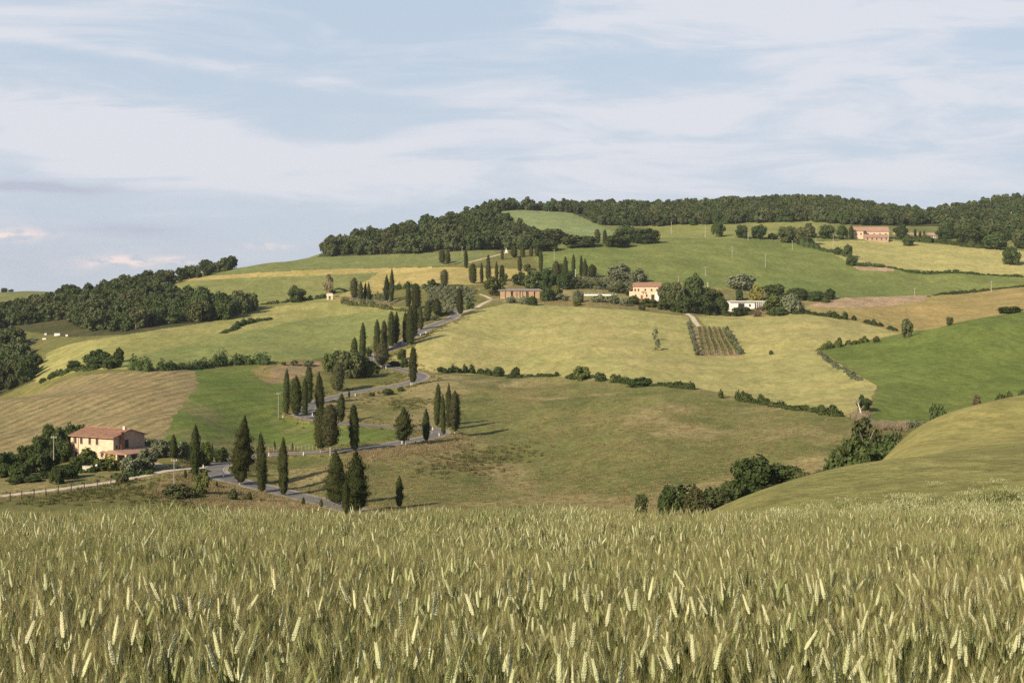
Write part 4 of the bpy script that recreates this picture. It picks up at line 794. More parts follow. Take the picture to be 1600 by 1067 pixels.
H = [
 ([(690, 583), (760, 585), (830, 589), (900, 592), (950, 596), (1010, 603), (1090, 610)], 2.7, 3.4, 'long dark hedge between the yellow wheat and the brown field, beside the road', L_OAK),
 ([(1120, 621), (1160, 627), (1210, 635), (1250, 640), (1325, 652)], 2.4, 3.0, 'dark hedge along the tip of the yellow wheat, right of the gap', L_OAK),
 ([(200, 578), (250, 579), (300, 576), (360, 570), (440, 567)], 5.0, 6.0, 'thick dark hedge above the ploughed and green fields', L_OAK),
 ([(80, 590), (100, 583), (125, 578), (150, 577)], 3.6, 4, 'thin hedge tail running down left of the big dark bush', L_OAK),
 ([(348, 521), (370, 512), (395, 504), (425, 499)], 2.6, 4, 'short dark thicket crossing the left wheat field', L_OAK),
 ([(410, 476), (450, 472), (490, 468), (512, 465)], 2.6, 4.5, 'low hedge under the striped meadow, left of the stone ruin', L_OAK),
 ([(535, 473), (560, 478), (600, 482), (640, 486)], 3.2, 5, 'rough hedge on the bank below the upper road cypresses', L_MIX),
 ([(560, 464), (580, 467), (600, 468)], 5.0, 5, 'dark thicket between the cypresses on the upper road', L_MIX),
 ([(615, 453), (640, 450), (665, 448), (690, 446)], 4, 5, 'dark hedge between the hay field and the olive grove', L_OAK),
 ([(655, 504), (668, 500), (690, 492), (703, 488)], 2.2, 3.2, 'low hedge on the inner side of the straight road near its top', L_MIX),
 ([(540, 456), (530, 452), (515, 462)], 1.6, 2.5, 'low green hedge along the corner of the hay field', L_OAK),
 ([(1255, 487), (1280, 493), (1305, 497), (1350, 503), (1400, 517)], 3.0, 4.5, 'dark hedge running down between the yellow wheat and the stubble field', L_OAK),
 ([(1275, 549), (1300, 543), (1340, 537), (1362, 533)], 2.6, 3.6, 'green hedge along the upper edge of the clover field', L_BRIGHT),
 ([(1280, 552), (1300, 567), (1325, 582), (1345, 594)], 1.0, 2.2, 'grassy strip of low scrub between yellow wheat and clover', L_OLIVE),
 ([(1255, 384), (1285, 391), (1310, 397), (1325, 402)], 6, 8, 'dark hedge of bushes below the brick farm, left end', L_OAK),
 ([(1340, 416), (1370, 417), (1400, 420), (1480, 427), (1600, 433)], 2.6, 5, 'long low hedge under the upper wheat field', L_OAK),
 ([(1345, 415), (1365, 416), (1385, 417)], 5.0, 8, 'thick dark end of the hedge under the upper wheat field', L_OAK),
 ([(1450, 464), (1500, 459), (1560, 452), (1605, 447)], 1.8, 4, 'low hedge above the stubble field at the right edge', L_OAK),
 ([(1400, 374), (1440, 378), (1470, 380), (1500, 384), (1530, 388)], 8, 11, 'dense dark shrubbery right of the brick farm', L_OAK),
 ([(1050, 487), (1100, 491), (1160, 493), (1230, 491), (1260, 489)], 4.6, 5.0, 'dark hedge along the top of the yellow wheat below the two houses', L_OAK),
 ([(1290, 473), (1270, 470), (1240, 468), (1215, 466)], 5, 7, 'dark thicket behind the white house running to the clay bank', L_OAK),
 ([(1415, 668), (1440, 666), (1470, 662)], 1.5, 2.5, 'dark reed line along the creek below the clover field', L_OLIVE),
 ([(60, 600), (80, 591), (100, 585)], 2.4, 3, 'low hedge tail above the crest of the ploughed field', L_OAK),
 ([(180, 748), (200, 742), (235, 739)], 3.0, 4.5, 'rough dark hedge on the garden bank above the lane', L_OAK),
 ([(100, 742), (125, 738), (150, 738)], 2.6, 4, 'dark hedge at the foot of the farmhouse garden', L_OAK),
]
for i, (pts, h_, w_, lab, mt) in enumerate(H): hedge(pts, h_, w_, lab, mt, i, gap=.14 if 'yellow' in lab or 'clover' in lab else .02)
hedge([(1050, 0), (1130, 0), (1200, 0), (1270, 0), (1330, 0), (1390, 0)], 3.2, 5.0, 'dark scrub strip joining the creek bushes behind the wheat ridge', L_OAK, 77, Y=226, gap=.05, name='creek_scrub', cat='scrub')

# -- woods
def in_poly_points(poly, n, rng, ymin):
    xs = [p[0] for p in poly]; ys = [p[1] for p in poly]; out = []
    while len(out) < n:
        a = rng.uniform(min(xs), max(xs), 200); b = rng.uniform(min(ys), max(ys), 200); k = inpoly(a, b, poly)
        out += list(zip(a[k], b[k]))
    return out[:n]
def spread(pts, dmin, rng):
    """drop points closer than dmin metres to a kept one"""
    keep = []
    for p in pts:
        if all((p[0]-q[0])**2+(p[1]-q[1])**2 > dmin*dmin for q in keep[-400:]): keep.append(p)
    return keep
def wood_tree_mesh(seed, mat, n=900):
    c = crown_leafy(seed, 20, n, .045, mat=mat, core=.82); c.materials.append(BARK)
    V = np.empty(len(c.vertices)*3); c.vertices.foreach_get('co', V); V = V.reshape(-1, 3); V[:, 2] = .04+V[:, 2]*.96
    Fc = np.empty(len(c.polygons)*3, dtype=np.int32); c.polygons.foreach_get('vertices', Fc); Fc = Fc.reshape(-1, 3)
    a = np.linspace(0, 6.283, 5, endpoint=False); ring = lambda r, z: np.stack([np.cos(a)*r, np.sin(a)*r, 0*a+z], 1)
    tv = np.concatenate([ring(.05, -.05), ring(.03, .4)]); tf = np.array([[i, (i+1) % 5, 5+(i+1) % 5] for i in range(5)]+[[i, 5+(i+1) % 5, 5+i] for i in range(5)])
    me = np_mesh('wood_tree', np.concatenate([V, tv]), np.concatenate([Fc, tf+len(V)])); me.materials.append(mat); me.materials.append(BARK)
    mi = np.zeros(len(me.polygons), dtype=np.int32); mi[-10:] = 1; me.polygons.foreach_set('material_index', mi); return me
WT_M = [wood_tree_mesh(s, m) for s, m in ((61, L_WOOD), (62, L_WOOD), (63, L_OAK), (64, L_MIX), (65, L_WOOD), (66, L_OAK))]
def wood_points(poly, n, dmin, seed, ymin):
    rng = np.random.RandomState(seed); px = in_poly_points(poly, n, rng, ymin)
    P = [hit(a, b, ymin) for a, b in px]; P = spread(P, dmin, rng); return P
def gn_scatter(name, P, RZ, S, colln, mat=None, tilt=None, label=None, cat=None, kind='stuff'):
    """one object: instances of the meshes of a collection on points, with given turn, tilt and size"""
    me = bpy.data.meshes.new(name); P = np.asarray(P, dtype=np.float32); n = len(P); me.vertices.add(n); me.vertices.foreach_set('co', P.ravel())
    rot = np.zeros((n, 3), dtype=np.float32); rot[:, 2] = RZ
    if tilt is not None: rot[:, 0] = tilt[:, 0]; rot[:, 1] = tilt[:, 1]
    a = me.attributes.new('rot', 'FLOAT_VECTOR', 'POINT'); a.data.foreach_set('vector', rot.ravel())
    sc3 = np.asarray(S, dtype=np.float32); sc3 = sc3 if sc3.ndim == 2 else np.repeat(sc3[:, None], 3, 1)
    a = me.attributes.new('siz', 'FLOAT_VECTOR', 'POINT'); a.data.foreach_set('vector', np.ascontiguousarray(sc3).ravel())
    o = link(name, me); ng = bpy.data.node_groups.new(name+'_scatter', 'GeometryNodeTree')
    ng.interface.new_socket('Geometry', in_out='INPUT', socket_type='NodeSocketGeometry'); ng.interface.new_socket('Geometry', in_out='OUTPUT', socket_type='NodeSocketGeometry')
    gi = ng.nodes.new('NodeGroupInput'); go = ng.nodes.new('NodeGroupOutput'); ci = ng.nodes.new('GeometryNodeCollectionInfo'); iop = ng.nodes.new('GeometryNodeInstanceOnPoints')
    ci.inputs['Collection'].default_value = colln; ci.inputs['Separate Children'].default_value = True; ci.inputs['Reset Children'].default_value = True
    def attr(nm):
        nd = ng.nodes.new('GeometryNodeInputNamedAttribute'); nd.data_type = 'FLOAT_VECTOR'; nd.inputs['Name'].default_value = nm; return nd.outputs['Attribute']
    ri = ng.nodes.new('FunctionNodeRandomValue'); ri.data_type = 'INT'; ri.inputs['Min'].default_value = 0; ri.inputs['Max'].default_value = len(colln.objects)-1
    ri_min = [s for s in ri.inputs if s.name == 'Min' and s.type == 'INT'][0]; ri_max = [s for s in ri.inputs if s.name == 'Max' and s.type == 'INT'][0]; ri_min.default_value = 0; ri_max.default_value = len(colln.objects)-1
    ng.links.new(gi.outputs[0], iop.inputs['Points']); ng.links.new(ci.outputs[0], iop.inputs['Instance']); iop.inputs['Pick Instance'].default_value = True
    ng.links.new([s for s in ri.outputs if s.type == 'INT'][0], iop.inputs['Instance Index'])
    e2r = ng.nodes.new('FunctionNodeEulerToRotation'); ng.links.new(attr('rot'), e2r.inputs[0]); ng.links.new(e2r.outputs[0], iop.inputs['Rotation']); ng.links.new(attr('siz'), iop.inputs['Scale'])
    ng.links.new(iop.outputs[0], go.inputs[0]); md = o.modifiers.new('scatter', 'NODES'); md.node_group = ng
    return tag(o, label, cat, None, kind)
def proto_collection(name, meshes):
    c = bpy.data.collections.new(name)
    for i, m in enumerate(meshes): c.objects.link(bpy.data.objects.new(name, m))
    return c
WC = proto_collection('wood_tree_kinds', WT_M)
def wood(poly, n, dmin, h, label, group, seed, ymin, limit=999, wr=(.85, 1.2), rest=None):
    rng = random.Random(seed); P = wood_points(poly, n, dmin, seed, ymin)
    P = sorted(P, key=lambda p: p[1]) if rest else P
    for p in P[:limit]:
        hh = h*rng.uniform(.6, 1.3); o = link('wood_tree', WT_M[rng.randrange(6)], None, (p[0], p[1], gz(p[0], p[1])-.3))
        w = hh*rng.uniform(*wr); o.scale = (w, w, hh); o.rotation_euler = (0, 0, rng.uniform(0, 6.28)); tag(o, label, 'tree', group)
    if rest and len(P) > limit:
        Q = np.array(P[limit:]); r2 = np.random.RandomState(seed); Q[:, 2] = height(Q[:, 0], Q[:, 1])-.3; hs = h*r2.uniform(.6, 1.3, len(Q)); ws = hs*r2.uniform(*wr, len(Q))
        gn_scatter(rest[0], Q, r2.uniform(0, 6.28, len(Q)), np.stack([ws, ws, hs], 1), WC, label=rest[1], cat='wood')
    return len(P)
print('valley wood', wood([(-20, 494), (60, 480), (100, 470), (150, 464), (200, 450), (248, 446), (262, 464), (300, 478), (330, 482), (398, 484), (350, 500), (250, 508), (200, 518), (140, 516), (100, 500), (0, 512), (-20, 520)], 900, 5.6, 8.8,
     'dark round-crowned tree in the front of the left valley wood', 'trees of the left valley wood', 1, 560, 100, rest=('valley_wood', 'dark wood behind the front trees of the left valley')))
print('left near wood', wood([(-30, 545), (20, 530), (45, 548), (60, 572), (56, 588), (48, 600), (-30, 625)], 200, 5.0, 8.5, 'dark tree in the grove at the left picture edge above the ploughed field', 'trees of the grove at the left edge', 2, 455, 40))
print('skyline left', wood([(92, 456.5), (170, 452), (235, 438), (290, 431), (355, 419), (378, 419), (300, 437), (248, 447), (200, 455), (110, 462)], 500, 5.5, 7.5, 'dark tree on the skyline above the left valley wood', 'skyline trees above the left valley', 3, 800, 50))
print('hill wood', wood([(503, 403), (515, 392), (560, 383), (620, 370), (680, 356), (735, 345), (765, 338), (800, 362), (838, 378), (840, 392), (760, 390), (640, 396), (560, 399)], 1500, 6.6, 11.0, 'dark broadleaf tree along the lower front edge of the hill wood', 'trees of the hill wood', 4, 985, 75, rest=('hill_wood', 'dark wood covering the hill left of the dome-shaped field')))

def far_wood(name, poly, n, dmin, h, label, seed, ymin):
    P = np.array(wood_points(poly, n, dmin, seed, ymin)); rng = np.random.RandomState(seed); P[:, 2] -= .3; k = len(P); print(name, k)
    s = h*rng.uniform(.6, 1.25, k); w = s*rng.uniform(.8, 1.15, k)
    gn_scatter(name, P, rng.uniform(0, 6.28, k), np.stack([w, w, s], 1), WC, label=label, cat='wood')
far_wood('ridge_wood', [(738, 337), (752, 331), (800, 326.5), (840, 325), (900, 330), (940, 352), (1020, 354), (1270, 346), (1330, 352), (1400, 352), (1440, 352), (1440, 340), (1410, 337), (1330, 323), (1250, 319), (1100, 326), (1000, 328), (900, 327), (760, 325)], 4200, 6.5, 10.5,
         'dark far wood covering the ridge behind the dome-shaped and green fields', 11, 1190)
far_wood('right_hill_wood', [(1435, 345), (1480, 335), (1540, 325), (1600, 318), (1640, 314), (1640, 385), (1600, 380), (1540, 380), (1520, 372), (1480, 362), (1470, 352)], 2200, 7, 11, 'dark wood on the hill at the upper right edge', 12, 1100)
# the thin line of trees along the top of the dome-shaped field
_sk = []
for i in range(26):
    px = 748+i*6.2+_rng.uniform(-2, 2); Y = 1335+_rng.uniform(-12, 12); x = (px-CX)/F*Y; z = gz(x, Y); h = _rng.uniform(6.5, 10.5); o = link('wood_tree', WT_M[_rng.randrange(6)], None, (x, Y, z-.4))
    o.scale = (h*1.05, h*1.05, h); o.rotation_euler = (0, 0, _rng.uniform(0, 6.28)); tag(o, 'small dark tree in the thin line along the top of the dome-shaped field', 'tree', 'tree line on top of the dome-shaped field')
for i, (px, b, t, w, lab) in enumerate([(865, 381, 358, 44, 'wide reddish green tree mass left of the ridge cypress pair'), (905, 386, 368, 60, 'low dark shrubbery below the dome-shaped field'), (855, 392, 374, 46, 'dark tree at the corner of the hill wood and the mound'), (985, 377, 352, 50, 'rounded bushy tree at the end of the ridge wood above the green field'), (1010, 380, 358, 44, 'dark tree right of the rounded bushy one above the green field'),
        (965, 386, 366, 40, 'low bushy tree right of the ridge cypress pair'), (1122, 370, 346, 22, 'single dark tree on the edge of the ridge meadow'), (1160, 372, 352, 22, 'left round tree of the pair at the top of the green field'), (1186, 373, 352, 23, 'right round tree of the pair at the top of the green field'), (1208, 374, 366, 16, 'low bush right of the round pair'),
        (1230, 379, 354, 30, 'purplish brown tree left of the brick farm hedge'), (1258, 382, 356, 34, 'brown dark tree at the top of the brick farm hedge'), (1293, 373, 352, 28, 'green tree left of the brick farm'), (1316, 374, 353, 18, 'green tree touching the brick farm'), (1265, 372, 349, 18, 'bright green tree behind the brown ones near the brick farm'), (1308, 398, 386, 12, 'small bush in the hedge below the brick farm'),
        (1325, 402, 382, 14, 'taller bush at the end of the hedge below the brick farm'), (1331, 415, 401, 17, 'round bush alone at the corner of the upper wheat field'), (1408, 372, 350, 22, 'big dark cedar right of the brick farm'), (1420, 384, 369, 20, 'dark bush below the big cedar'), (1205, 372, 364, 10, 'small bush beside the round pair'), (1515, 382, 352, 50, 'large dark tree mass at the edge of the right hill wood'), (1478, 374, 354, 30, 'rounded tree at the start of the right hill wood'), (1555, 390, 365, 40, 'dark tree below the right hill wood'), (1598, 388, 370, 26, 'dark tree at the right picture edge above the lone oak')]):
    plant(px, b, t, w, ('mix' if 'brown' in lab or 'reddish' in lab else 'bright' if 'bright' in lab else 'oak'), lab, 'bush' if ' bush' in lab or 'shrub' in lab else 'tree')
# ---------------------------------------------------------------- buildings
PLASTER = pmat('pink_plaster', (.70, .52, .36), .9, 0.9, .25, hue2=(.54, .39, .26)); STONE = pmat('warm_stone', (.46, .32, .24), .9, 1.6, .35, bump=.3)
TERRA = pmat('terracotta_tiles', (.34, .19, .12), .85, 1.2, .35, bump=.4); TERRA2 = pmat('old_roof_tiles', (.40, .24, .17), .85, 1.0, .3)
SHUT = pmat('brown_shutters', (.075, .045, .032), .7); DARK = pmat('dark_opening', (.035, .03, .028), .6); GLASS = pmat('window_glass', (.05, .05, .055), .12, spec=.6)
SILL = pmat('stone_sill', (.50, .42, .34), .85, 3, .2); REDB = pmat('red_brick', (.24, .12, .085), .9, 3, .25); WHITE = pmat('white_paint', (.78, .76, .70), .7, 1.5, .1); CREAM = pmat('cream_render', (.66, .56, .42), .9, 1.5, .15)
WOODB = pmat('ochre_boards', (.50, .36, .20), .85, 1.1, .4, hue2=(.33, .21, .12)); GREYR = pmat('grey_roof_sheet', (.30, .25, .22), .8, .8, .3); POLE = pmat('weathered_pole', (.36, .33, .28), .9, 2, .25); PALEP = pmat('pale_concrete_pole', (.42, .40, .33), .9, 2, .2)
VINE = L_BRIGHT
def part(name, b, mat, par): return b.build(name, mat, par)
def window(par, x, z, w, h, y=0.0, mat=SHUT, axis='y', shutter=True, depth=.10):
    """window set in a wall: reveal frame (part), leaves and sill (sub-parts); axis y: wall facing -y, axis x: wall facing +x"""
    def bx(b, a0, a1, d0, d1, z0, z1):
        return b.box(a0, a1, y-d1, y-d0, z0, z1) if axis == 'y' else b.box(y+d0, y+d1, a0, a1, z0, z1)
    b = MB(); fr = .07
    bx(b, x-w/2-fr, x-w/2, -.03, .05, z-h/2-fr, z+h/2+fr); bx(b, x+w/2, x+w/2+fr, -.03, .05, z-h/2-fr, z+h/2+fr); bx(b, x-w/2, x+w/2, -.03, .05, z+h/2, z+h/2+fr)
    f = part('window', b, SILL, par)
    for s in (-1, 1):
        q = MB(); bx(q, x+(s-1)*w/4+.01, x+(s+1)*w/4-.01, .004, .045, z-h/2, z+h/2)
        if shutter:
            for k in range(5): bx(q, x+(s-1)*w/4+.05, x+(s+1)*w/4-.05, .047, .06, z-h/2+.1+k*h/5.4, z-h/2+.1+k*h/5.4+h/9)
        part('shutter' if shutter else 'pane', q, mat, f)
    q = MB(); bx(q, x-w/2-.12, x+w/2+.12, -.02, .12, z-h/2-.12, z-h/2-.01); part('sill', q, SILL, f)
    return f
def gable_roof(par, x0, x1, y0, y1, z, rise, mat, over=.45, th=.16, name='roof', rows=False):
    ym = (y0+y1)/2; b = MB(); k = rise/((y1-y0)/2); a, c = y0-over, y1+over; zo = z-over*k
    sec = [(a, zo), (ym, z+rise), (c, zo), (c, zo+th), (ym, z+rise+th), (a, zo+th)]
    b.prism(sec, x0-over, x1+over)
    if rows:                                # raised tile courses
        n = int((x1-x0+2*over)/.45)
        for i in range(n):
            xx = x0-over+.1+i*.45
            for s in (-1, 1):
                yy = a if s < 0 else c
                b.poly([(xx, yy, zo+th), (xx+.2, yy, zo+th), (xx+.2, ym, z+rise+th), (xx, ym, z+rise+th), (xx+.1, yy, zo+th+.07), (xx+.1, ym, z+rise+th+.07)], [(0, 1, 4), (1, 2, 5, 4), (3, 0, 4, 5), (2, 3, 5)])
    r = part(name, b, mat, par)
    q = MB(); q.tube((x0-over, ym, z+rise+th+.02), (x1+over, ym, z+rise+th+.02), .11, .11, 6); part('ridge_cap', q, mat, r)
    return r
def walls_gabled(par, x0, x1, y0, y1, z0, z1, rise, mat, name='wall'):
    b = MB(); ym = (y0+y1)/2; b.prism([(y0, z0), (y1, z0), (y1, z1), (ym, z1+rise-.02), (y0, z1)], x0, x1); return part(name, b, mat, par)

def farmhouse():
    Y = 297.0; p = ((177-CX)/F*Y, Y, zof(684, Y)-5.8)
    h = tag(empty('farmhouse', p, R(-28)), 'two-storey peach farmhouse with terracotta roof and four brown upper shutters, at the lower left', 'farmhouse')
    L, D, E = 12.6, 9.6, 5.8
    walls_gabled(h, -L, 0, 0, D, -2.5, E, 1.35, PLASTER)
    q = MB(); q.poly([(.004, .25, 2.9), (.03, .25, 2.9), (.03, D-.2, 2.9), (.004, D-.2, 2.9), (.004, .25, E-.1), (.03, .25, E-.1), (.03, D-.2, E-.1), (.004, D-.2, E-.1), (.004, D/2, E+1.15), (.03, D/2, E+1.15)],
                     [(0, 1, 2, 3), (0, 4, 5, 1), (2, 6, 7, 3), (4, 8, 9, 5), (8, 7, 6, 9), (1, 5, 9, 6, 2)]); part('stone_gable', q, STONE, h)
    r = gable_roof(h, -L, 0, 0, D, E, 1.35, TERRA, rows=True)
    c = MB(); c.box(-1.3, -.75, D/2-.6, D/2-.05, E+1.0, E+2.05).box(-1.36, -.69, D/2-.66, D/2+.01, E+2.05, E+2.13); part('chimney', c, CREAM, r)
    g_ = MB(); g_.tube((-L-.4, -.42, E-.18), (.4, -.42, E-.18), .07, .07, 6); part('gutter', g_, SHUT, h)
    for x in (-11.2, -9.4, -6.9, -4.75): window(h, x, E-1.05, .72, 1.3)
    for x in (-11.0, -9.2): window(h, x, 1.75, .7, 1.15)
    window(h, -3.35, 1.95, .6, .95)
    d = MB(); d.box(-2.9, -1.95, -.06, .02, -.2, 2.1); dd = part('door', d, SHUT, h); k = MB(); k.box(-2.86, -2.8, -.11, -.06, .9, 1.05); part('handle', k, SILL, dd)
    k = MB(); k.box(-2.75, -2.25, -.09, -.065, .1, 2.0); part('curtain', k, WHITE, dd)
    a = MB(); a.poly([(-3.3, -.02, 2.75), (-1.7, -.02, 2.75), (-1.7, -.95, 2.4), (-3.3, -.95, 2.4), (-3.3, -.02, 2.83), (-1.7, -.02, 2.83), (-1.7, -.95, 2.48), (-3.3, -.95, 2.48)], [(0, 1, 2, 3), (4, 7, 6, 5), (0, 4, 5, 1), (3, 2, 6, 7), (0, 3, 7, 4), (1, 5, 6, 2)]); part('door_canopy', a, REDB, h)
    for x in (-11.7, -10.3): t = MB(); t.tube((x, -.08, -1), (x, -.08, E-.2), .05, .05, 5); part('downpipe', t, REDB, h)
    # gable side: brick chimney breast, tall dark window, lean-to porch
    b = MB(); b.box(.03, .55, 1.8, 2.8, 2.9, E+1.1); part('chimney_breast', b, REDB, h)
    window(h, 4.0, 4.15, 1.15, 1.9, y=.03, mat=DARK, axis='x', shutter=False)
    window(h, .95, 3.7, .55, .7, y=.03, mat=DARK, axis='x', shutter=False)
    o = MB(); o.poly([(-1.2, -1.6, 2.55), (5.4, -1.6, 2.45), (5.4, D+.2, 2.45), (.06, D+.2, 2.95), (.06, 0.0, 2.95), (-1.2, -.04, 2.95), (-1.2, -1.6, 2.72), (5.4, -1.6, 2.62), (5.4, D+.2, 2.62), (.06, D+.2, 3.12), (.06, 0, 3.12), (-1.2, -.04, 3.12)],
                     [(5, 4, 3, 2, 1, 0), (6, 7, 8, 9, 10, 11), (0, 1, 7, 6), (1, 2, 8, 7), (2, 3, 9, 8), (3, 4, 10, 9), (4, 5, 11, 10), (5, 0, 6, 11)]); part('porch_roof', o, TERRA2, h)
    for x, y in ((-1.0, -1.4), (2.4, -1.4), (5.1, -1.4), (5.1, 4.0), (5.1, 9.2)): w = MB(); w.box(x-.2, x+.2, y-.2, y+.2, -2.5, 2.5); part('pillar', w, PLASTER, h)
    w = MB(); w.box(.9, 2.2, -1.35, -1.1, -2.5, 2.0); part('porch_wall', w, PLASTER, h)
    rng = np.random.RandomState(3); P = np.stack([rng.uniform(-.9, 2.3, 260), rng.uniform(-1.75, -1.4, 260), rng.uniform(0.0, 2.5, 260)], 1); v, f = cards(P, np.tile([0, -1.0, .3], (260, 1)), .16, .2, rng); link('climbing_vine', np_mesh('climbing_vine', v, f, L_YELL), h)
farmhouse()
def thing_box_wall(px0, px1, base, hpx, Y, label, mat, name='garden_wall', cat='wall'):
    x0, x1 = (px0-CX)/F*Y, (px1-CX)/F*Y; z = zof(base, Y)
    e = tag(empty(name, ((x0+x1)/2, Y, z)), label, cat); b = MB(); w = (x1-x0)/2; b.box(-w, w, -.15, .15, -1.2, hpx*Y/F); part('wall', b, mat, e); b = MB(); b.box(-w-.06, w+.06, -.22, .22, hpx*Y/F, hpx*Y/F+.09); part('coping', b, SILL, e)
thing_box_wall(129, 145, 735, 7, 285.5, 'low cream garden wall below the round green tree in front of the farmhouse', CREAM)
thing_box_wall(176, 196, 730, 6, 288, 'peach garden wall under the farmhouse porch', PLASTER)
thing_box_wall(101, 114, 735, 4, 284, 'short stone wall among the dark shrubs left of the farmhouse', STONE)
def globe():
    Y = 285; e = tag(empty('garden_lamp', ((151-CX)/F*Y, Y, zof(736, Y))), 'white globe lamp on a short post in the farmhouse garden', 'lamp'); b = MB(); b.tube((0, 0, -.5), (0, 0, 1.0), .05, .04, 6); part('post', b, DARK, e)
    v, f = ICO2; o = link('globe', np_mesh('globe', v*.26+np.array([0, 0, 1.22]), f, WHITE, True), e)
globe()
def shed():
    p = ground(812, 466.5); Y = p[1]; s = Y/F; L = 63*s
    e = tag(empty('long_shed', (p[0], Y, p[2]), R(3)), 'long low barn with ochre board walls, dark gaps and a grey sheet roof', 'barn')
    b = MB(); b.box(-L/2+.1, L/2-.1, .25, 6.0, -1.5, 4.3); part('back_wall', b, SHUT, e)
    n = 44; rng = random.Random(8)
    for i in range(n):
        x = -L/2+L*i/n
        if i in (13, 14, 22, 29, 30, 38): continue
        q = MB(); dz = rng.uniform(-.12, .1); q.box(x+.02, x+L/n-.03, rng.uniform(-.04, .02), .12, -1.5, 4.15+dz); part('board', q, WOODB, e)
    for i in range(8):
        q = MB(); x = -L/2+L*i/7; q.box(x-.13, x+.13, -.2, -.05, -1.5, 4.4); part('post', q, SHUT, e)
    q = MB(); q.poly([(-L/2-.6, -.45, 4.3), (L/2+.6, -.45, 4.3), (L/2+.6, 6.6, 5.3), (-L/2-.6, 6.6, 5.3), (-L/2-.6, -.45, 4.55), (L/2+.6, -.45, 4.55), (L/2+.6, 6.6, 5.55), (-L/2-.6, 6.6, 5.55)], [(0, 3, 2, 1), (4, 5, 6, 7), (0, 1, 5, 4), (1, 2, 6, 5), (2, 3, 7, 6), (3, 0, 4, 7)]); r = part('roof', q, GREYR, e)
    for i in range(30):
        q = MB() if i == 0 else q; x = -L/2-.5+(L+1)*i/29; q.poly([(x-.06, -.45, 4.56), (x+.06, -.45, 4.56), (x+.06, 6.6, 5.56), (x-.06, 6.6, 5.56), (x, -.45, 4.63), (x, 6.6, 5.63)], [(0, 1, 4), (1, 2, 5, 4), (3, 0, 4, 5), (2, 3, 5)])
    part('roof_ribs', q, GREYR, r)
shed()
def pink_house():
    p = ground(1013, 467.5); Y = p[1]; s = Y/F
    e = tag(empty('pink_farmhouse', (p[0], Y, p[2]), R(-12)), 'pink rendered farmhouse with a red tiled roof beside a tall dark tree', 'farmhouse'); H = 20*s; L = 46*s
    x0 = -24*s
    walls_gabled(e, x0, x0+L*.93, 0, 8.5, -1.5, H, 1.9, PLASTER); gable_roof(e, x0, x0+L*.93, 0, 8.5, H, 1.9, TERRA, th=.25)
    b = MB(); b.box(x0-2.2, x0-.02, .6, 6.5, -1.5, H*.62); part('side_wing', b, PLASTER, e); b = MB(); b.poly([(x0-2.7, .2, H*.62), (x0-.03, .2, H*.86), (x0-.03, 6.9, H*.86), (x0-2.7, 6.9, H*.62), (x0-2.7, .2, H*.62+.2), (x0-.03, .2, H*.86+.2), (x0-.03, 6.9, H*.86+.2), (x0-2.7, 6.9, H*.62+.2)], [(0, 3, 2, 1), (4, 5, 6, 7), (0, 1, 5, 4), (1, 2, 6, 5), (2, 3, 7, 6), (3, 0, 4, 7)]); part('wing_roof', b, TERRA2, e)
    for i, f in enumerate((.08, .2, .45, .68, .88)): window(e, x0+L*.93*f, H*.72, .9, 1.3)
    for f in (.1, .5): window(e, x0+L*.93*f, H*.28, .9, 1.4)
    b = MB(); b.box(x0+L*.26, x0+L*.26+1.3, -.08, .02, -.5, 2.3); part('door', b, REDB, e)
    b = MB(); b.box(x0+L*.78, x0+L*.98, -2.6, -.02, -1.2, H*.5); part('white_annex', b, WHITE, e); b = MB(); b.box(x0+L*.62, x0+L*.73, -.07, .02, -.6, 2.6); part('garage_opening', b, DARK, e)
pink_house()
def white_house():
    p = ground(1166, 484); Y = p[1]; s = Y/F
    e = tag(empty('white_house', (p[0], Y, p[2]), R(6)), 'single-storey white flat-roofed house with a columned veranda at its right end', 'house'); L = 55*s; H = 12.5*s; x0 = -26*s
    b = MB(); b.box(x0, x0+L*.72, 0, 8, -2, H); part('wall', b, WHITE, e)
    b = MB(); b.box(x0+L*.722, x0+L-.4, 3.2, 8, -2, H-.05); part('recessed_wall', b, WHITE, e)
    b = MB(); b.box(x0-.5, x0+L+.3, -.9, 8.4, H, H+.38); r = part('roof', b, WHITE, e); b = MB(); b.box(x0+.3, x0+L-.5, 0, 7.5, H+.38, H+.5); part('gravel_cover', b, GRAV, r)
    for i in range(5): b = MB(); x = x0+L*.76+i*(L*.22/4); b.box(x-.14, x+.14, -.6, -.3, -2, H); part('column', b, WHITE, e)
    b = MB(); b.box(x0+L*.73, x0+L, -.75, 3.1, -2, .35); part('veranda_floor', b, CREAM, e)
    b = MB(); b.box(x0+L*.24, x0+L*.42, -.06, .02, .6, H-.9); part('dark_opening', b, DARK, e)
    b = MB(); b.box(x0+L*.235, x0+L*.425, -.12, -.065, .35, .55); part('sill', b, SILL, e)
    for f in (.80, .92): window(e, x0+L*f, H*.5, 1.2, 1.6, y=3.2, mat=GLASS, shutter=False)
    window(e, x0+L*.58, H*.55, 1.0, 1.2, mat=GLASS, shutter=False)
    b = MB(); b.box(x0-2.8, x0-.02, 1.0, 5, -2, H*.8); part('side_wall', b, CREAM, e)
white_house()
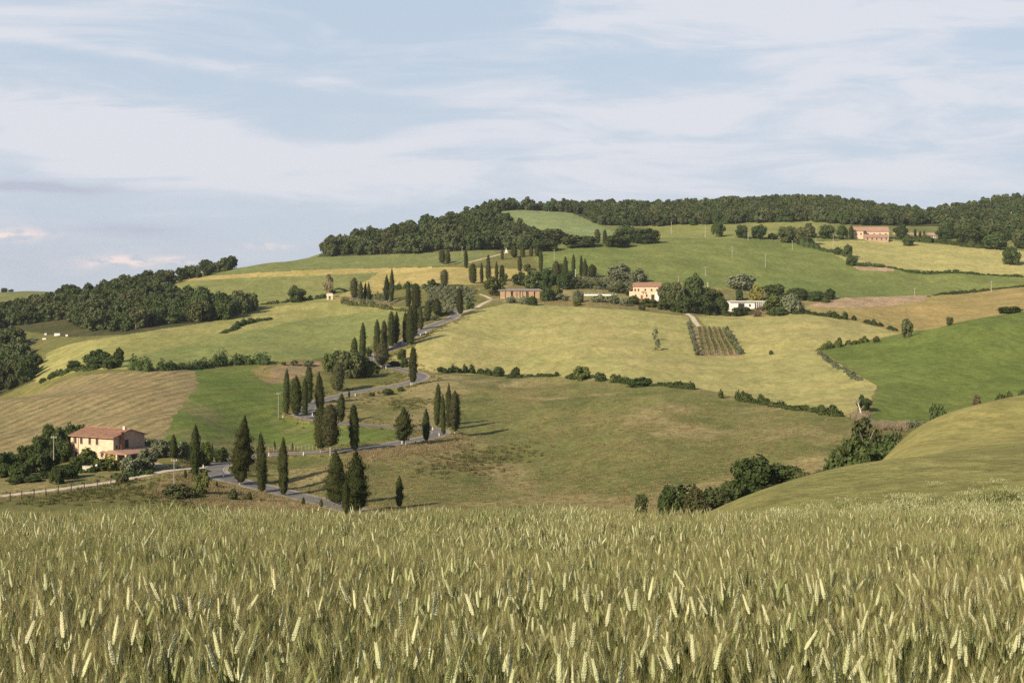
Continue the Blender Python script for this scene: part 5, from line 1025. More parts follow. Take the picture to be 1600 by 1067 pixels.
def brick_farm():
    p = ground(1362, 377); Y = p[1]; s = Y/F
    for (a, b_, hpx, dy, dep, rs, wm, lab, nw) in [(1337, 1352, 15, 6, 10, 3.0, PLASTER, 'tall gabled end house of the brick farm on the upper right hill', 2), (1352, 1388, 9.5, 0, 9, 2.0, STONE, 'long low brick building in the middle of the farm on the upper right hill', 5), (1350, 1396, 14, 14, 11, 3.4, PLASTER, 'long rear farm building with a pale tiled roof on the upper right hill', 5)]:
        x0, x1 = (a-CX)/F*Y, (b_-CX)/F*Y; xm = (x0+x1)/2; w = (x1-x0)/2; z = gz(xm, Y+dy)
        e = tag(empty('farm_building', (xm, Y+dy, z), R(-4)), lab, 'farm building', 'buildings of the brick farm'); H = hpx*s
        walls_gabled(e, -w, w, 0, dep, -2, H-1.2, rs, wm); gable_roof(e, -w, w, 0, dep, H-1.2, rs, TERRA2, over=.5, th=.3)
        for i in range(nw): window(e, -w+(2*w)*(i+.5)/nw, (H-1.2)*.6, 1.0, 1.5, shutter=False, mat=DARK)
brick_farm()
def simple_house(px, base, w, hpx, label, wm, rm, Y=None, flat=False, name='house', cat='house', dep=8):
    p = ground(px, base) if Y is None else np.array([(px-CX)/F*Y, Y, zof(base, Y)]); s = p[1]/F; W = w*s/2; H = hpx*s
    e = tag(empty(name, tuple(p), R(-8)), label, cat); rs = 0 if flat else H*.22
    if flat: b = MB(); b.box(-W, W, 0, dep, -1, H); part('wall', b, wm, e); b = MB(); b.box(-W-.3, W+.3, -.3, dep+.3, H, H+.25); part('roof', b, rm, e)
    else: walls_gabled(e, -W, W, 0, dep, -1, H-rs, rs, wm); gable_roof(e, -W, W, 0, dep, H-rs, rs, rm, over=.4, th=.22)
    for f in (-.5, .1, .6): window(e, W*f, H*.45, .8, 1.1, shutter=False, mat=DARK)
simple_house(34, 477, 13, 7.5, 'small orange farmhouse far away in the trees at the left edge', pmat('orange_plaster', (.62, .33, .16), .9, 1, .2), TERRA2)
simple_house(21, 478, 12, 5, 'pale outbuilding beside the small orange farmhouse at the left edge', STONE, TERRA2)
simple_house(1589, 350, 10, 6, 'tiny white house in the wood at the upper right edge', WHITE, WHITE, flat=True, Y=1290)
simple_house(1460, 372, 12, 4, 'pale low roofed hut among the shrubs right of the brick farm', CREAM, GREYR)
simple_house(136, 495, 8, 4, 'tiny ochre hut glimpsed inside the left valley wood', CREAM, TERRA2)
for px, b, w, h_, lab in [(90, 524, 11, 4.2, 'largest white box in the clearing at the left'), (72, 523, 4, 3, 'small white box left of the largest white cover in the left clearing'), (105, 525, 4.5, 3, 'small white box right of the largest white cover in the left clearing'), (70, 530, 7, 2.5, 'low grey-white sheet lying below the white boxes in the left clearing'), (52, 533, 6, 2.5, 'small white box nearest the trees in the left clearing')]:
    p = ground(px, b); s = p[1]/F; e = tag(empty('white_box', tuple(p)), lab, 'box', 'white boxes in the left clearing'); q = MB(); w *= .8; h_ *= .8; q.box(-w*s/2, w*s/2, -.8, .8, -.3, h_*s*.8); part('body', q, WHITE, e)
    q = MB(); q.prism([(-1.0, h_*s*.8), (1.0, h_*s*.8), (1.0, h_*s*.82+.1), (0, h_*s), (-1.0, h_*s*.82+.1)], -w*s/2-.1, w*s/2+.1); part('lid', q, WHITE, e)
def ruin():
    p = ground(515.5, 468); s = p[1]/F; e = tag(empty('stone_gate_ruin', tuple(p)), 'small pale stone ruin with two legs, below the reddish tree', 'ruin')
    for x in (-1.15, 1.15): q = MB(); q.box(x-.5, x+.5, -.6, .6, -.5, 1.9); part('pillar', q, CREAM, e)
    q = MB(); q.box(-1.9, 1.9, -.8, .8, 1.9, 3.1); part('lintel', q, CREAM, e); q = MB(); q.prism([(-.7, 3.1), (.7, 3.1), (.1, 3.5)], -1.6, 1.4); part('capping', q, CREAM, e)
ruin()
def shrine():
    p = ground(791, 395); e = tag(empty('shrine', tuple(p)), 'tiny white shrine on the straw-coloured mound between dark cypresses', 'shrine')
    q = MB(); q.box(-1.6, 1.6, -.9, .9, -.5, .6); part('plinth', q, SILL, e); q = MB(); q.box(-.7, .7, -.5, .5, .6, 2.2); part('body', q, WHITE, e); q = MB(); q.box(-.08, .08, -.08, .08, 2.2, 3.6).box(-.4, .4, -.079, .079, 2.95, 3.11); part('cross', q, WHITE, e)
shrine()

# ---------------------------------------------------------------- poles, posts, fences
def pole(px, base, top, label, mat=POLE, arm=True, Y=None, r=.13):
    p = ground(px, base) if Y is None else np.array([(px-CX)/F*Y, Y, zof(base, Y)]); h = (base-top)*p[1]/F
    e = tag(empty('utility_pole', tuple(p)), label, 'pole', 'utility poles'); k = max(.8, p[1]/760)
    q = MB(); q.tube((0, 0, -.6), (0, 0, h), r*k, r*.7*k, 7); part('shaft', q, mat, e)
    if arm:
        q = MB(); q.box(-.6, .6, -.06, .06, h-.5, h-.36); a = part('crossarm', q, POLE, e)
        for x in (-.5, 0, .5): q = MB(); q.tube((x, 0, h-.36), (x, 0, h-.14), .05, .03, 6); part('insulator', q, WHITE, a)
for px, b, t, lab, m, Y in [(84, 714, 680, 'utility pole standing in the grove left of the farmhouse', POLE, 276), (272, 767, 716, 'utility pole in the weeds below the farm junction', POLE, None), (584, 587, 553, 'pale utility pole in front of the thicket, under a small round tree', PALEP, None), (435, 655, 613, 'utility pole in the green field left of the hairpin cypress clump', POLE, None),
    (866, 407, 390, 'yellowish pole above the garden cypress row on the hillside', PALEP, None), (899, 440, 421, 'white pole at the foot of the straight garden cypress', WHITE, None), (1144, 401, 385, 'utility pole low on the green hillside with a straw patch at its foot', PALEP, None), (1196, 418, 397, 'utility pole alone in the middle of the big green field', PALEP, None), (1049, 366, 347, 'utility pole in the ridge meadow left of the single dark tree', PALEP, None), (1102, 371, 351, 'utility pole in the ridge meadow beside the wire fence', PALEP, None),
    (1169, 376, 359, 'utility pole between the two round trees at the field top', PALEP, None), (1238, 391, 376, 'utility pole left of the bushy hedge below the brick farm', PALEP, None), (1302, 386, 366, 'utility pole in the upper wheat field below the green tree', PALEP, None), (1275, 378, 355, 'utility pole rising before the bright tree at the brick farm hedge', PALEP, None), (1549, 457, 439, 'utility pole at the top edge of the stubble field on the right', PALEP, None), (1429, 462, 450, 'utility pole at the right end of the clay bank', PALEP, None),
    (1580, 350, 331, 'thick white mast in the wood beside the tiny white house', WHITE, 1260), (1102, 433, 417, 'thin pole on the green slope above the tallest dark tree', PALEP, None), (1106, 453, 441, 'white pole right of the tallest dark tree', WHITE, None), (1060, 441, 432, 'short pole behind the tall trees at the pink farmhouse', PALEP, None), (998, 442, 430, 'short pole on the slope behind the pink farmhouse roof', PALEP, None), (722, 401, 385, 'pale pole against the foot of the hill wood', PALEP, None)]:
    pole(px, b, t, lab, m, Y=Y)
def delineator(px, base, label, h=1.05):
    p = ground(px, base); k = max(1, p[1]/420); e = tag(empty('marker_post', tuple(p)), label, 'marker post', 'white road marker posts')
    q = MB(); q.box(-.09*k, .09*k, -.06, .06, -.2, h*.78); part('post', q, WHITE, e); q = MB(); q.box(-.092*k, .092*k, -.062, .062, h*.78+.001, h*.88); part('black_band', q, DARK, e); q = MB(); q.box(-.09*k, .09*k, -.06, .06, h*.88+.001, h); part('cap', q, WHITE, e)
for px, b, lab in [(549.5, 706, 'white marker post at the foot of the straight cypress by the middle road'), (474, 714, 'white marker post on the middle road left of the bare-stemmed cypress'), (420, 716, 'white marker post on the middle road behind the lower road cypresses'), (676, 673, 'white marker post at the back of the right-hand hairpin'), (686, 681, 'white marker post at the outer tip of the right-hand hairpin'), (555, 620, 'white marker post on the road between left and upper hairpin'), (516, 783, 'white marker post on the inner edge at the end of the lower road'), (603, 578, 'white marker post where the road enters the upper hairpin'),
    (642, 602, 'white marker post left of the lone cypress at the upper hairpin'), (488, 650, 'white marker post inside the left hairpin'), (317.5, 727, 'white marker post behind the farm junction'), (349, 744, 'white marker post on the inner kerb of the lower bend'), (442, 655, 'white marker post left of the left hairpin clump'), (628, 694, 'white marker post under the shaggy cypress'), (634, 695, 'second white marker post under the shaggy cypress')]:
    delineator(px, b, lab)
def lane_fence():
    pts = [(16, 783), (34, 781), (53, 778), (72, 775.5), (91, 772.5), (111, 770), (132, 767), (152, 763), (173, 759), (193, 755)]
    P = [ground(a, b) for a, b in pts]; e = tag(empty('wire_fence', tuple(P[0])), 'wire fence on dark wooden posts along the near side of the farm lane', 'fence'); o = P[0]
    for i, p in enumerate(P):
        q = MB(); l = p-o; q.tube((l[0], l[1], l[2]-.3), (l[0]+.05*(i % 3-1), l[1], l[2]+1.75), .11, .09, 6); part('post', q, SHUT, e)
    for z in (.5, 1.0, 1.5):
        q = MB()
        for a, b in zip(P[:-1], P[1:]): q.tube(tuple(a-o+np.array([0, 0, z])), tuple(b-o+np.array([0, 0, z])), .012, .012, 3)
        part('wire', q, POLE, e)
lane_fence()
def field_fence(pts, label, h=1.3, n=9, mat=POLE):
    P = [ground(a, b) for a, b in pts]; Q = catmull(P, np.linalg.norm(np.array(P[-1])-np.array(P[0]))/n); e = tag(empty('field_fence', tuple(Q[0])), label, 'fence'); o = Q[0].copy()
    for p in Q: z = gz(p[0], p[1]); p[2] = z; q = MB(); l = p-o; q.tube((l[0], l[1], l[2]-.3), (l[0], l[1], l[2]+h), .07, .06, 5); part('post', q, mat, e)
    q = MB()
    for a, b in zip(Q[:-1], Q[1:]):
        for zz in (h*.55, h*.92): q.tube(tuple(a-o+np.array([0, 0, zz])), tuple(b-o+np.array([0, 0, zz])), .015, .015, 3)
    part('wire', q, POLE, e)
field_fence([(420, 706), (460, 704), (500, 702)], 'low wire fence between the green field and the middle road', n=12)
field_fence([(1085, 371), (1105, 371), (1125, 371.5)], 'pale fence beside the single dark tree at the ridge meadow', 1.6, 10, PALEP)
field_fence([(908, 461), (925, 461), (950, 461), (962, 461.5)], 'pale low wall-like fence on the garden terrace', 1.2, 12, WHITE)
# low pale retaining wall and rubble on the garden terrace
thing_box_wall(912, 955, 462, 2.2, ground(930, 462)[1], 'low white terrace wall left of the pink farmhouse', WHITE, 'terrace_wall')
thing_box_wall(1395, 1470, 369, 5, ground(1430, 369)[1]+6, 'long pale retaining wall behind the small cypresses right of the brick farm', STONE, 'retaining_wall')

# vineyard rows
POSTW = POLE
for i in range(6):
    f = (i+.6)/6; a = ground(1088+46*f, 514+2*f); b = ground(1096+60*f-4*(1-f), 555); n = 26; rng = np.random.RandomState(200+i)
    e = tag(empty('vine_row', tuple(a)), ['leftmost', 'second', 'third', 'fourth', 'fifth', 'rightmost'][i]+' green vine row of the small vineyard in the yellow wheat', 'vine row', 'vine rows of the small vineyard'); parts = []
    for k in range(n):
        p = a+(b-a)*k/(n-1); p[2] = gz(p[0], p[1]); D = rng.normal(0, 1, (34, 3)); D /= np.linalg.norm(D, axis=1)[:, None]; L = np.linalg.norm((b-a)[:2])/n
        parts.append(cards(p-a+np.array([0, 0, .95])+D*np.array([.5, L*.6, .65]), D, .18, .24, rng))
    v, fc = merge(parts); link('vines', np_mesh('vines', v, fc, L_BRIGHT), e)
    for k in (0, .5, 1): p = a+(b-a)*k; z = gz(p[0], p[1])-a[2]; q = MB(); q.tube((p[0]-a[0], p[1]-a[1], z-.2), (p[0]-a[0], p[1]-a[1], z+1.9), .08, .07, 5); part('post', q, PALEP, e)

# dead tree
def dead_tree():
    p = ground(1347, 652); s = p[1]/F; e = tag(empty('dead_tree', tuple(p)), 'bleached dead tree trunk with bare twigs at the pink reed bed', 'dead tree'); rng = random.Random(4)
    q = MB(); a = Vector((0, 0, -.3)); b = Vector((-.45, 0, 1.8)); c = Vector((-.95, .1, 3.4)); q.tube(a, b, .28, .2, 7).tube(b, c, .2, .12, 7); part('trunk', q, pmat('bleached_wood', (.62, .50, .42), .9, 2, .2), e)
    for st, d, l in ((c, (-.2, 0, 1), 1.6), (c, (-.9, .2, .6), 1.3), (b, (.8, 0, .9), 1.4), (c, (.6, .1, .8), 1.2), (b, (-.9, 0, .5), 1.0), (c, (.1, .2, 1), 2.0)):
        q = MB(); d = Vector(d).normalized(); m = st+d*l*.6; q.tube(st, m, .08, .05, 5).tube(m, m+(d+Vector((rng.uniform(-.4, .4), 0, .2)))*l*.5, .05, .015, 5); part('branch', q, PALE_BARK, e)
dead_tree()

# ---------------------------------------------------------------- people on the straight road
SKIN = pmat('skin', (.45, .27, .19), .7); SHIRT = pmat('white_shirt', (.80, .79, .77), .8); TROU = pmat('red_brown_shorts', (.36, .16, .12), .8); TROU2 = pmat('dark_blue_shorts', (.05, .06, .11), .8); HAIR = pmat('dark_hair', (.04, .03, .025), .7)
def person_mesh(trou, swing):
    J = {'pel': (0, 0, .95, .14), 'wst': (0, 0, 1.08, .125), 'chs': (0, .01, 1.32, .155), 'nkb': (0, 0, 1.47, .075), 'hd': (0, -.01, 1.60, .085), 'top': (0, 0, 1.72, .085),
         'hl': (.09, 0, .90, .10), 'kl': (.10, -swing, .50, .065), 'al': (.10, -swing*.6, .09, .04), 'tl': (.10, -swing*.6-.16, .03, .035), 'hr': (-.09, 0, .90, .10), 'kr': (-.10, swing*.6, .50, .065), 'ar': (-.10, swing*1.5, .11, .04), 'tr': (-.10, swing*1.5-.16, .04, .035),
         'sl': (.19, 0, 1.41, .06), 'el': (.25, swing*.5, 1.13, .045), 'wl': (.26, swing*.3-.08, .90, .03), 'fl': (.26, swing*.3-.12, .81, .028), 'sr': (-.19, 0, 1.41, .06), 'er': (-.25, -swing*.5, 1.13, .045), 'wr': (-.26, -swing*.9, .91, .03), 'fr': (-.26, -swing*.9-.04, .82, .028)}
    E = [('pel', 'wst'), ('wst', 'chs'), ('chs', 'nkb'), ('nkb', 'hd'), ('hd', 'top'), ('pel', 'hl'), ('hl', 'kl'), ('kl', 'al'), ('al', 'tl'), ('pel', 'hr'), ('hr', 'kr'), ('kr', 'ar'), ('ar', 'tr'), ('chs', 'sl'), ('sl', 'el'), ('el', 'wl'), ('wl', 'fl'), ('chs', 'sr'), ('sr', 'er'), ('er', 'wr'), ('wr', 'fr')]
    ks = list(J); me = bpy.data.meshes.new('sk'); me.from_pydata([J[k][:3] for k in ks], [(ks.index(a), ks.index(b)) for a, b in E], []); o = bpy.data.objects.new('sk', me); C.objects.link(o)
    o.modifiers.new('s', 'SKIN'); o.modifiers.new('d', 'SUBSURF').levels = 1
    for i, k in enumerate(ks): r = J[k][3]; me.skin_vertices[0].data[i].radius = (r, r)
    me.skin_vertices[0].data[0].use_root = True
    dg = bpy.context.evaluated_depsgraph_get(); out = bpy.data.meshes.new_from_object(o.evaluated_get(dg)); bpy.data.objects.remove(o); out.name = 'body'
    out.materials.clear()
    for m in (SKIN, SHIRT, trou): out.materials.append(m)
    for f in out.polygons:
        c = f.center; f.material_index = 1 if (1.0 < c.z < 1.47 and (abs(c.x) < .215 or c.z > 1.22)) else (2 if .52 < c.z <= 1.0 and abs(c.x) < .2 else 0)
        f.use_smooth = True
    return out
PM = [person_mesh(TROU, .20), person_mesh(TROU2, .26)]
hv, hf = ICO2; HAIRM = np_mesh('hair', hv*np.array([.088, .1, .075])+np.array([0, .015, 1.735]), hf, HAIR, True)
for i, (px, b, lab, rz) in enumerate([(629, 539, 'person in a white shirt walking low on the straight road', 160), (657, 526, 'white-shirted person walking mid-way up the straight road, left one of two', 150), (665.5, 523, 'white-shirted person walking mid-way up the straight road, right one of two', 155)]):
    p = ground(px, b); e = tag(empty('person', tuple(p+np.array([0, 0, .03])), R(rz), (1.05,)*3), lab, 'person', 'people walking up the straight road'); link('body', PM[i % 2], e); link('hair', HAIRM, e)

# ---------------------------------------------------------------- loose grass: banks, verges, weeds, reeds
def tuft(seed, n, h, spread, w, mats):
    rng = np.random.RandomState(seed); V = []; Fs = []
    for i in range(n):
        a = rng.uniform(0, 6.28); r = rng.uniform(0, spread)*.5; b = np.array([math.cos(a)*r, math.sin(a)*r, -.05]); l = h*rng.uniform(.5, 1.1); d = np.array([math.cos(a), math.sin(a), 0])*rng.uniform(.1, .45)*l+np.array([0, 0, l])
        t = rng.uniform(0, 3.14); s = np.array([math.cos(t), math.sin(t), 0])*w; k = len(V); V += [b-s, b+s, b+d*.55+s*.7, b+d*.55-s*.7, b+d]; Fs += [(k, k+1, k+2), (k, k+2, k+3), (k+3, k+2, k+4)]
    return np_mesh('tuft', np.array(V), np.array(Fs), mats)
G_DRY = leaf_mat('dry_grass_blades', (.33, .26, .14), (.27, .225, .11), (.39, .31, .18), .3, .1); G_GRN = leaf_mat('weed_blades', (.115, .12, .045), (.15, .14, .055), (.20, .16, .075), .3, .1); G_REED = leaf_mat('pink_reeds', (.34, .27, .18), (.30, .25, .15), (.40, .32, .22), .3, .1); G_OLV = leaf_mat('field_grass_blades', (.25, .21, .10), (.28, .22, .11), (.20, .18, .075), .3, .06)
T_DRY = proto_collection('dry_tufts', [tuft(s, 26, .8, .9, .035, G_DRY) for s in (1, 2, 3)]); T_GRN = proto_collection('weed_tufts', [tuft(s, 26, .6, 1.0, .045, G_GRN) for s in (4, 5, 6)]); T_REED = proto_collection('reed_tufts', [tuft(s, 30, 1.8, 1.0, .05, G_REED) for s in (7, 8)]); T_OLV = proto_collection('grass_tufts', [tuft(s, 26, .45, 1.2, .04, G_OLV) for s in (9, 10, 11)])
def tuft_area(polys, per, seed, ymin=190, cut=-9, jit=.5):
    rng = np.random.RandomState(seed); out = []
    for poly in polys:
        A = abs(sum(poly[i][0]*poly[(i+1) % len(poly)][1]-poly[(i+1) % len(poly)][0]*poly[i][1] for i in range(len(poly))))/2
        for a, b in in_poly_points(poly, int(A*per), rng, ymin): out.append(hit(a, b, ymin))
    P = np.array(out); x, y = P[:, 0], P[:, 1]; nz = np.sin(x*.31+2*np.sin(y*.17))+np.sin(y*.23+1.7*np.sin(x*.13+1))+.6*np.sin(x*.9+y*.7); P = P[nz+rng.normal(0, .5, len(P)) > cut]
    P[:, 0] += rng.normal(0, jit, len(P)); P[:, 1] += rng.normal(0, jit*1.5, len(P)); P[:, 2] = height(P[:, 0], P[:, 1]); return P
def scatter(name, P, coll, smin, smax, seed, label, cat='grass'):
    rng = np.random.RandomState(seed); n = len(P); s = rng.uniform(smin, smax, n); gn_scatter(name, P, rng.uniform(0, 6.28, n), np.stack([s*1.2, s*1.2, s], 1), coll, label=label, cat=cat)
def verge_points(Q, r0, r1, per, seed, i0=0, i1=None):
    rng = np.random.RandomState(seed); Q = Q[i0:i1]; d = np.gradient(Q[:, :2], axis=0); d /= np.linalg.norm(d, axis=1)[:, None]+1e-9; n = int(len(Q)*per); k = rng.randint(0, len(Q), n)
    o = rng.uniform(r0, r1, n)*rng.choice([-1, 1], n); x = Q[k, 0]-d[k, 1]*o+rng.normal(0, .6, n); y = Q[k, 1]+d[k, 0]*o+rng.normal(0, .6, n)
    z, rel = flatten(x, y, raw_h(x, y)); m = rel > 1.12; return np.stack([x, y, z], 1)[m]
DB = [f[3] for f in FIELDS if f[0] == 'dry_bank']
P1 = np.concatenate([tuft_area(DB[:3], .9, 31, cut=-.6, jit=1.5), tuft_area(DB[3:], .5, 32), verge_points(ROAD, 3.6, 6.0, 5, 33), verge_points(LANE, 2.0, 4.0, 6, 34)]); _, rel = flatten(P1[:, 0], P1[:, 1], P1[:, 2]); P1 = P1[rel > 1.12]
scatter('dry_grass', P1, T_DRY, .35, .95, 35, 'straw-coloured dry grass tufts along the road banks')
P2 = np.concatenate([tuft_area([[(690, 735), (720, 712), (800, 706), (850, 700), (860, 706), (800, 716), (760, 722), (700, 740)], [(640, 640), (560, 628), (560, 622), (640, 625), (700, 622), (700, 630)], [(340, 770), (250, 760), (245, 785), (340, 790)], [(60, 775), (240, 745), (245, 760), (60, 790)]], .45, 36, cut=.3, jit=4), verge_points(ROAD, 5, 9, 2, 37)]); _, rel = flatten(P2[:, 0], P2[:, 1], P2[:, 2]); P2 = P2[rel > 1.12]
scatter('weeds', P2, T_GRN, .5, 1.3, 38, 'dark olive weeds scattered on the banks and the brown slope', 'weeds')
scatter('reeds', tuft_area([[(1332, 648), (1356, 648), (1352, 656), (1336, 656)], [(1372, 663), (1400, 666), (1422, 663), (1405, 671), (1378, 671)]], 1.6, 39), T_REED, .4, .8, 40, 'pinkish dry reeds in the creek bed beside the dead tree', 'reeds')
scatter('slope_grass', tuft_area([[(440, 800), (420, 745), (560, 715), (700, 695), (760, 640), (690, 600), (900, 600), (1300, 665), (1300, 745), (1000, 800)]], .10, 41, cut=.2, jit=7), T_OLV, .5, 1.0, 42, 'rough uncut grass spread over the brown fallow slope')

# ---------------------------------------------------------------- wheat
def var_mat(name, ca, cb, transl=.2, hi=None):
    m = bpy.data.materials.new(name); m.use_nodes = True; t = NT(m.node_tree); t.nodes.clear(); out = t.n('ShaderNodeOutputMaterial'); oi = t.n('ShaderNodeObjectInfo'); geo = t.n('ShaderNodeNewGeometry')
    n1 = t.noise(geo.outputs['Position'], .5, 3, .6); f = t.m('ADD', t.m('MULTIPLY', oi.outputs['Random'], .6), t.m('MULTIPLY', t.ramp(n1, .35, .65), .4)); c = t.mix(f, ca, cb)
    if hi: c = t.mix(t.ramp(t.m('FRACT', t.m('MULTIPLY', oi.outputs['Random'], 13.7)), .30, .8), c, hi)
    d = t.n('ShaderNodeBsdfDiffuse'); tr = t.n('ShaderNodeBsdfTranslucent'); mx = t.n('ShaderNodeMixShader'); mx.inputs[0].default_value = transl
    t.links.new(c, d.inputs[0]); t.links.new(c, tr.inputs[0]); t.links.new(d.outputs[0], mx.inputs[1]); t.links.new(tr.outputs[0], mx.inputs[2]); t.links.new(mx.outputs[0], out.inputs[0]); return m
M_EAR = var_mat('wheat_ear', (.26, .31, .12), (.38, .40, .18), hi=(.60, .61, .36)); M_AWN = var_mat('wheat_awns', (.25, .245, .095), (.38, .325, .150), .4); M_STEM = var_mat('wheat_stem', (.085, .125, .036), (.165, .17, .058)); M_LEAF = var_mat('wheat_leaf', (.050, .085, .026), (.105, .13, .042), .3); M_EAR_P = var_mat('pale_wheat_ear', (.48, .52, .28), (.66, .63, .40))
def stalk_parts(seed, ear=True, lod=0):
    """one bearded wheat stalk 0.85 m tall: (stem, ear, awns, leaves) as vertex/triangle lists"""
    rng = np.random.RandomState(seed); lean = rng.uniform(.02, .08); az = rng.uniform(0, 6.28); dv = np.array([math.cos(az), math.sin(az)])
    cen = lambda t: np.array([*(dv*lean*t**2.2), .76*t*(1-.03*t)]); res = {}
    def tube(pts, r, n=3):
        V = []; Fs = []
        for i, p in enumerate(pts):
            for k in range(n): a = 6.283*k/n; V.append(p+np.array([math.cos(a)*r, math.sin(a)*r, 0]))
            if i: Fs += [(a0, b0, c0) for k in range(n) for a0, b0, c0 in (((i-1)*n+k, (i-1)*n+(k+1) % n, i*n+(k+1) % n), ((i-1)*n+k, i*n+(k+1) % n, i*n+k))]
        return np.array(V), np.array(Fs)
    res['stem'] = tube([cen(t) for t in ((0, .5, .8, 1) if lod else (0, .3, .55, .75, .9, 1))], .0021 if not lod else .003)
    top = cen(1.0); d = cen(1.0)-cen(.93); bend = rng.uniform(0, .22) if rng.rand() < .85 else rng.uniform(.3, .55); d = d/np.linalg.norm(d)+np.array([*(dv*bend), -bend*.2]); d /= np.linalg.norm(d)
    u = np.cross(d, [0, 0, 1.0]); u = u/np.linalg.norm(u) if np.linalg.norm(u) > .01 else np.array([1.0, 0, 0]); ph = rng.uniform(0, 3.14); w = np.cross(d, u); u, w = u*math.cos(ph)+w*math.sin(ph), -u*math.sin(ph)+w*math.cos(ph)
    EL = rng.uniform(.075, .10); V = []; Fs = []; AV = []; AF = []; n = 5 if lod else 10
    for i in range(n):
        for s in ((-1, 1) if not lod else (1,)):
            t = (i+.25*(s > 0))/n; wd = min(1, .55+t*2.4)*(1-.62*max(0, t-.25)/.75)*(1.08 if not lod else 1.2); c = top+d*EL*t
            if lod: c0 = c; ax = d; ln = EL/n*1.1; rr = .0072*wd
            else: c0 = c+u*s*.0036*wd; ax = d+u*s*.30; ax /= np.linalg.norm(ax); ln = .0135*rng.uniform(.8, 1.2); rr = .0064*wd*rng.uniform(.85, 1.15)
            b0 = np.cross(ax, w); b0 /= np.linalg.norm(b0); k = len(V); V += [c0-ax*ln*.35, c0+b0*rr, c0+w*rr*.85, c0-b0*rr, c0-w*rr*.85, c0+ax*ln]
            for q in range(4): Fs += [(k, k+1+(q+1) % 4, k+1+q), (k+5, k+1+q, k+1+(q+1) % 4)]
            for q in range(2):
                ad = d+u*s*rng.uniform(.1, .4)+w*rng.uniform(-.35, .35); ad /= np.linalg.norm(ad); L = rng.uniform(.06, .12); sd_ = np.cross(ad, rng.normal(0, 1, 3)); sd_ = sd_/np.linalg.norm(sd_)*(.0008 if not lod else .0013); kk = len(AV); st = c0+ax*ln*.6; AV += [st-sd_, st+sd_, st+ad*L+np.array([0, 0, -.008])]; AF.append((kk, kk+1, kk+2))
    k = len(V); m_ = 5
    for tt in (0, .35, .7, 1.02):
        rr = .0050*(.5, 1, .62, .08)[(0, .35, .7, 1.02).index(tt)]*(1 if not lod else 1.4)
        for q in range(m_): a = 6.283*q/m_; V.append(top+d*EL*tt+u*rr*math.cos(a)*1.15+w*rr*math.sin(a)*.9)
    for L_ in range(3):
        for q in range(m_): a0, a1, b0_, b1_ = k+L_*m_+q, k+L_*m_+(q+1) % m_, k+(L_+1)*m_+q, k+(L_+1)*m_+(q+1) % m_; Fs += [(a0, a1, b1_), (a0, b1_, b0_)]
    res['ear'] = (np.array(V), np.array(Fs)); res['awns'] = (np.array(AV), np.array(AF)); V = []; Fs = []
    for j in range(2 if lod else 3):
        t = (.45, .68, .25)[j]; p = cen(t); a = rng.uniform(0, 6.28); h2 = np.array([math.cos(a), math.sin(a), 0]); s2 = np.array([-h2[1], h2[0], 0]); L = rng.uniform(.16, .26); ww = .0045 if not lod else .006; k = len(V)
        for q, tt in enumerate((0, .35, .7, 1)): c = p+h2*L*(tt*.55+.1*tt*tt)+np.array([0, 0, L*(.95*tt-.75*tt*tt*1.1)]); wq = ww*(1, 1, .7, .05)[q]; V += [c-s2*wq, c+s2*wq]
        for q in range(3): Fs += [(k+2*q, k+2*q+1, k+2*q+3), (k+2*q, k+2*q+3, k+2*q+2)]
    res['leaf'] = (np.array(V), np.array(Fs)); return res
ORD = [('stem', M_STEM), ('ear', M_EAR), ('awns', M_AWN), ('leaf', M_LEAF)]
def combine(lists, name):
    V = []; Fs = []; mi = []; n = 0
    for j, (k, m) in enumerate(ORD):
        for r, off, rz, sz in lists:
            v, f = r[k]; c, s = math.cos(rz), math.sin(rz); vv = np.stack([v[:, 0]*c-v[:, 1]*s, v[:, 0]*s+v[:, 1]*c, v[:, 2]], 1)*sz+np.array([off[0], off[1], 0]); V.append(vv); Fs.append(f+n); mi += [j]*len(f); n += len(v)
    me = np_mesh(name, np.concatenate(V), np.concatenate(Fs))
    for k, m in ORD: me.materials.append(m)
    me.polygons.foreach_set('material_index', np.array(mi, dtype=np.int32)); return me
HI = [stalk_parts(300+i) for i in range(8)]; LO = [stalk_parts(400+i, lod=1) for i in range(6)]
W_HI = proto_collection('wheat_stalks', [combine([(r, (0, 0), 0, 1.0)], 'wheat_stalk_kind') for r in HI])
def patch(seed, n, rad, zs=1.0):
    rng = np.random.RandomState(seed); L = []
    for i in range(n): a = rng.uniform(0, 6.28); r = rad*math.sqrt(rng.uniform(0, 1)); L.append((LO[rng.randint(6)], (math.cos(a)*r, math.sin(a)*r), rng.uniform(0, 6.28), zs*rng.uniform(.86, 1.12)))
    return combine(L, 'wheat_patch_kind')
W_PA = proto_collection('wheat_patches', [patch(500+i, 46, .42) for i in range(5)])
def wedge(y0, y1, dens, seed, u0=-.42, u1=.42, margin=2.0):
    rng = np.random.RandomState(seed); area = (u1-u0)*(y1*y1-y0*y0)/2+2*margin*(y1-y0); n = int(area*dens); y = np.sqrt(rng.uniform(y0*y0, y1*y1, n)); x = rng.uniform(0, 1, n)*(y*(u1-u0)+2*margin)+y*u0-margin
    return np.stack([x, y, raw_h(x, y)], 1)
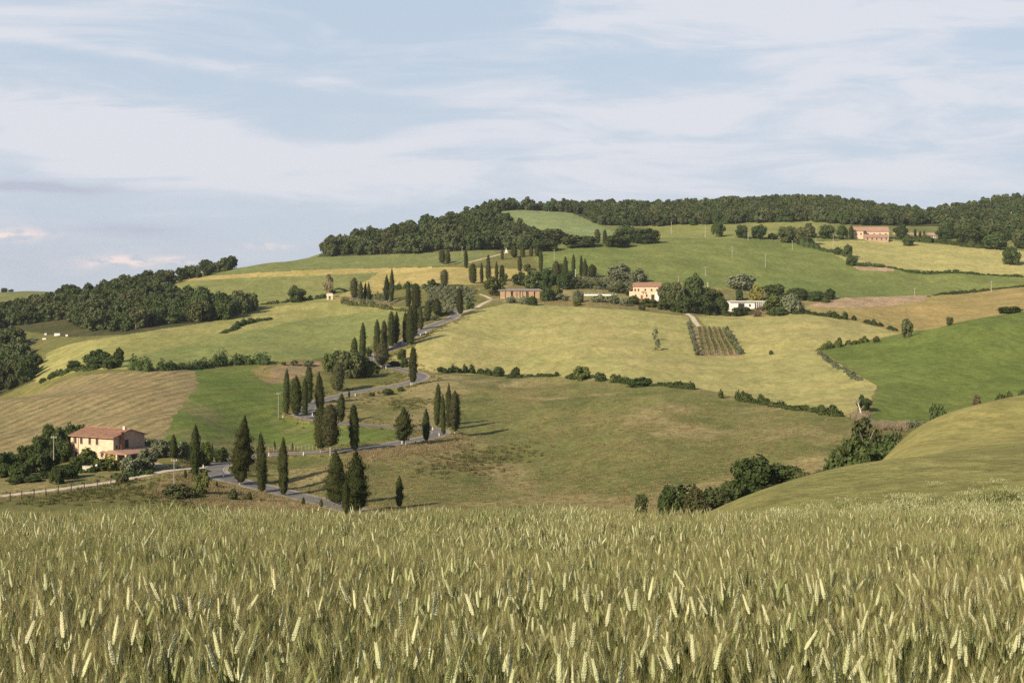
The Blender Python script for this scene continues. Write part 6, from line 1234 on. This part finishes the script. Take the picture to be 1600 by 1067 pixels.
def wheat(name, P, coll, seed, smin, smax, tl, label):
    rng = np.random.RandomState(seed); n = len(P); g_ = .93+.07*np.sin(P[:, 0]*1.1+np.sin(P[:, 1]*.7)*1.5)*np.cos(P[:, 1]*.9); s = rng.uniform(smin, smax, n)*g_
    # the crop leans a little with the wind, more in some spots
    s = s*np.where(rng.rand(n) < .5, rng.uniform(.66, .92, n), 1); ti = np.stack([rng.normal(0, tl, n)+.04*np.sin(P[:, 0]*.8), rng.normal(0.05, tl, n)], 1); P = P.copy(); P[:, 2] -= .02
    gn_scatter(name, P, rng.uniform(0, 6.28, n), s, coll, tilt=ti, label=label, cat='wheat')
wheat('wheat_crop', wedge(1.6, 11, 300, 601, margin=1.5), W_HI, 602, .84, 1.12, .065, 'bearded green-gold wheat filling the foreground')
wheat('wheat_crop_behind', wedge(11, 20, 150, 603), W_HI, 604, .86, 1.1, .065, 'bearded wheat on the near crest of the foreground field')
_w = wedge(10.5, 62, 3.4, 605); _w = _w[_w[:, 1]+3*np.sin(_w[:, 0]*.5)+2*np.sin(_w[:, 0]*1.3+1)+np.random.RandomState(5).normal(0, 8, len(_w)) < 43]; _w[:, 2] -= np.clip((_w[:, 1]-32)/26, 0, 1)*.5
wheat('wheat_field_crest', _w, W_PA, 606, .9, 1.08, .05, 'fine fuzzy wheat running over the crest behind the foreground')
EAR_SETS = []
for r in HI:
    EAR_SETS.append({k: np_mesh(k, r[k][0], r[k][1], M_EAR_P if k == 'ear' else m) for k, m in ORD})
rng_ = np.random.RandomState(900); cnt = 0
while cnt < 290:
    y = math.sqrt(rng_.uniform(3.5**2, 7.5**2)); x = y*rng_.uniform(-.39, .39); s = rng_.uniform(1.02, 1.16)
    e = empty('wheat_stalk', (x, y, float(raw_h(np.array([x]), np.array([y]))[0])-.02), rng_.uniform(0, 6.28), (s, s, s)); e.rotation_euler[0] = rng_.normal(0, .05); e.rotation_euler[1] = rng_.normal(0, .07)
    tag(e, 'one of the taller pale-eared wheat stalks standing above the nearest rows', 'wheat stalk', 'tall wheat stalks at the front'); S = EAR_SETS[cnt % 8]
    for k in ('stem', 'ear', 'awns', 'leaf'): link(k, S[k], e)
    cnt += 1
# ---------------------------------------------------------------- thin air haze over the valley
def haze():
    b = MB(); b.box(-6900, 6900, -60, 7200, -75, 150); m = bpy.data.materials.new('haze_air'); m.use_nodes = True; t = NT(m.node_tree); t.nodes.clear(); out = t.n('ShaderNodeOutputMaterial')
    v = t.n('ShaderNodeVolumePrincipled'); v.inputs['Color'].default_value = (.86, .90, 1.0, 1); v.inputs['Density'].default_value = 0.00005; v.inputs['Anisotropy'].default_value = .3; t.links.new(v.outputs[0], out.inputs['Volume'])
    tag(b.build('haze', m), kind='stuff')
haze()
